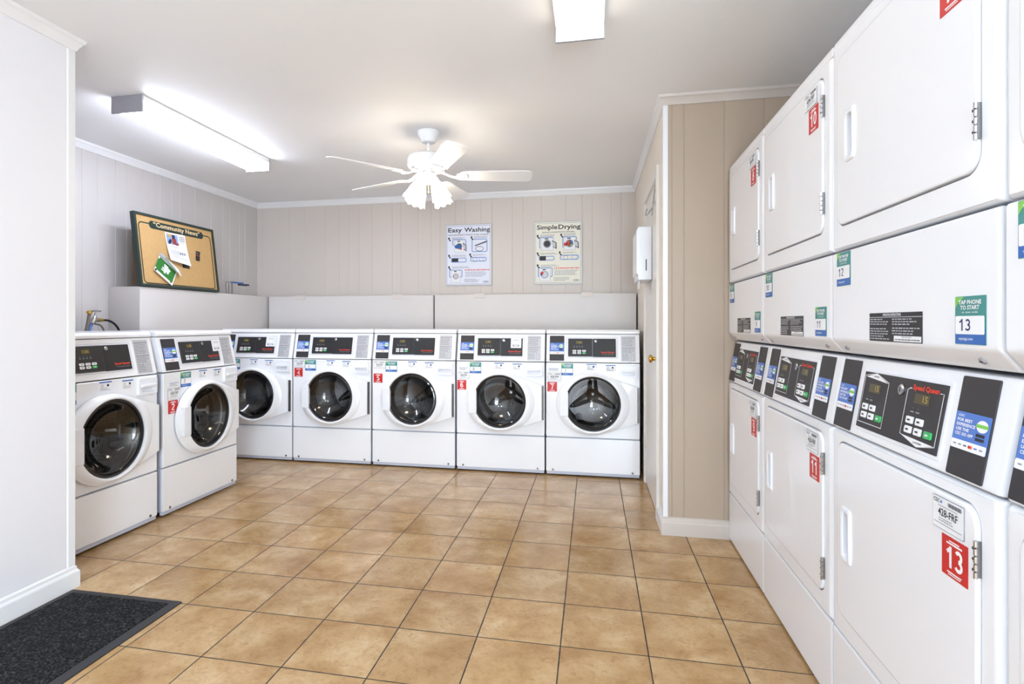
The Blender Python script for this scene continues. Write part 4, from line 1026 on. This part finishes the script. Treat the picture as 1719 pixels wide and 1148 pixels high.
poster(-1.402, 1.524, -.947, 2.116, 'blue_paper', ('Easy', 'Washing', .30, .56), 'HIGH-EFFICIENCY FRONT LOAD WASHER', 'w', 'white poster headed Easy Washing on the back wall')
poster(-.542, 1.526, -.095, 2.114, 'cream_paper', ('Simple', 'Drying', .43, .46), 'SINGLE LOAD/STACK DRYERS', 'd', 'cream poster headed Simple Drying, right one on the back wall')

# ------------------------------------------------------------------ towel dispenser and hook on the closet door
R = root('towel_dispenser', (XC - .005, 3.92, 1.445), 0, 'white metal paper towel dispenser mounted on the closet door', 'dispenser')
M = MB(); M.box(-.088, -.170, .0, 0, .170, .350, 'plastic_white', .006)
M.build('body', R)
M = MB(); P = [(-.086, .345), (-.060, .035), (-.072, .020), (-.098, .045), (-.098, .325)]
M.loft([[(x, -.177, z) for x, z in P], [(x, .165, z) for x, z in P]], 'plastic_white', cap0=True, cap1=True); M.build('front_cover', R)
M = MB(); M.box(-.040, -.1715, .06, -.034, -.1695, .135, 'black'); M.build('level_window', R)
M = MB(); M.box(-.080, -.15, -.055, -.078, -.02, .01, 'paper'); M.xf = Matrix.Identity(4)
o = M.build('paper_towel', None, (XC - .005, 3.92, 1.445), None); tag(o, 'white paper towel sticking out below the wall dispenser', 'paper towel')
M = MB(); M.xf = Matrix.Translation((XC - .010, 3.50, 1.86))
M.tube([(0, -.01, .17), (0, .22, -.0)], .003, 'chrome', 8); M.tube(smooth_path([(0, -.01, .17), (-.004, -.02, .05), (-.03, .0, -.01), (-.05, .06, -.03), (-.045, .13, .0), (-.035, .16, .03)], 6), .004, 'chrome', 8)
tag(M.build('wire_hook'), 'bent chrome wire hook near the top of the closet door', 'hook')

# ------------------------------------------------------------------ door mat
R = root('door_mat', (-1.945, 1.30, 0), 0, 'black carpet door mat with a rubber border by the near left wall', 'door mat')
mx, my0, my1 = .272, -1.0, .708
M = MB()
outer = rr(-mx, my0, mx, my1, .006, 2); inner = rr(-mx + .035, my0 + .035, mx - .035, my1 - .035, .004, 2); n = len(outer)
M.loft([[(x, y, 0.0005) for x, y in outer], [(x, y, .004) for x, y in outer], [(x, y, .009) for x, y in inner], [(x, y, .005) for x, y in inner]], 'mat_rubber', cap1=True); M.build('rubber_border', R)
M = MB(); M.slab(rr(-mx + .036, my0 + .036, mx - .036, my1 - .036, .004, 2), .005, .012, 'mat_pile', .002); M.build('carpet_pile', R)
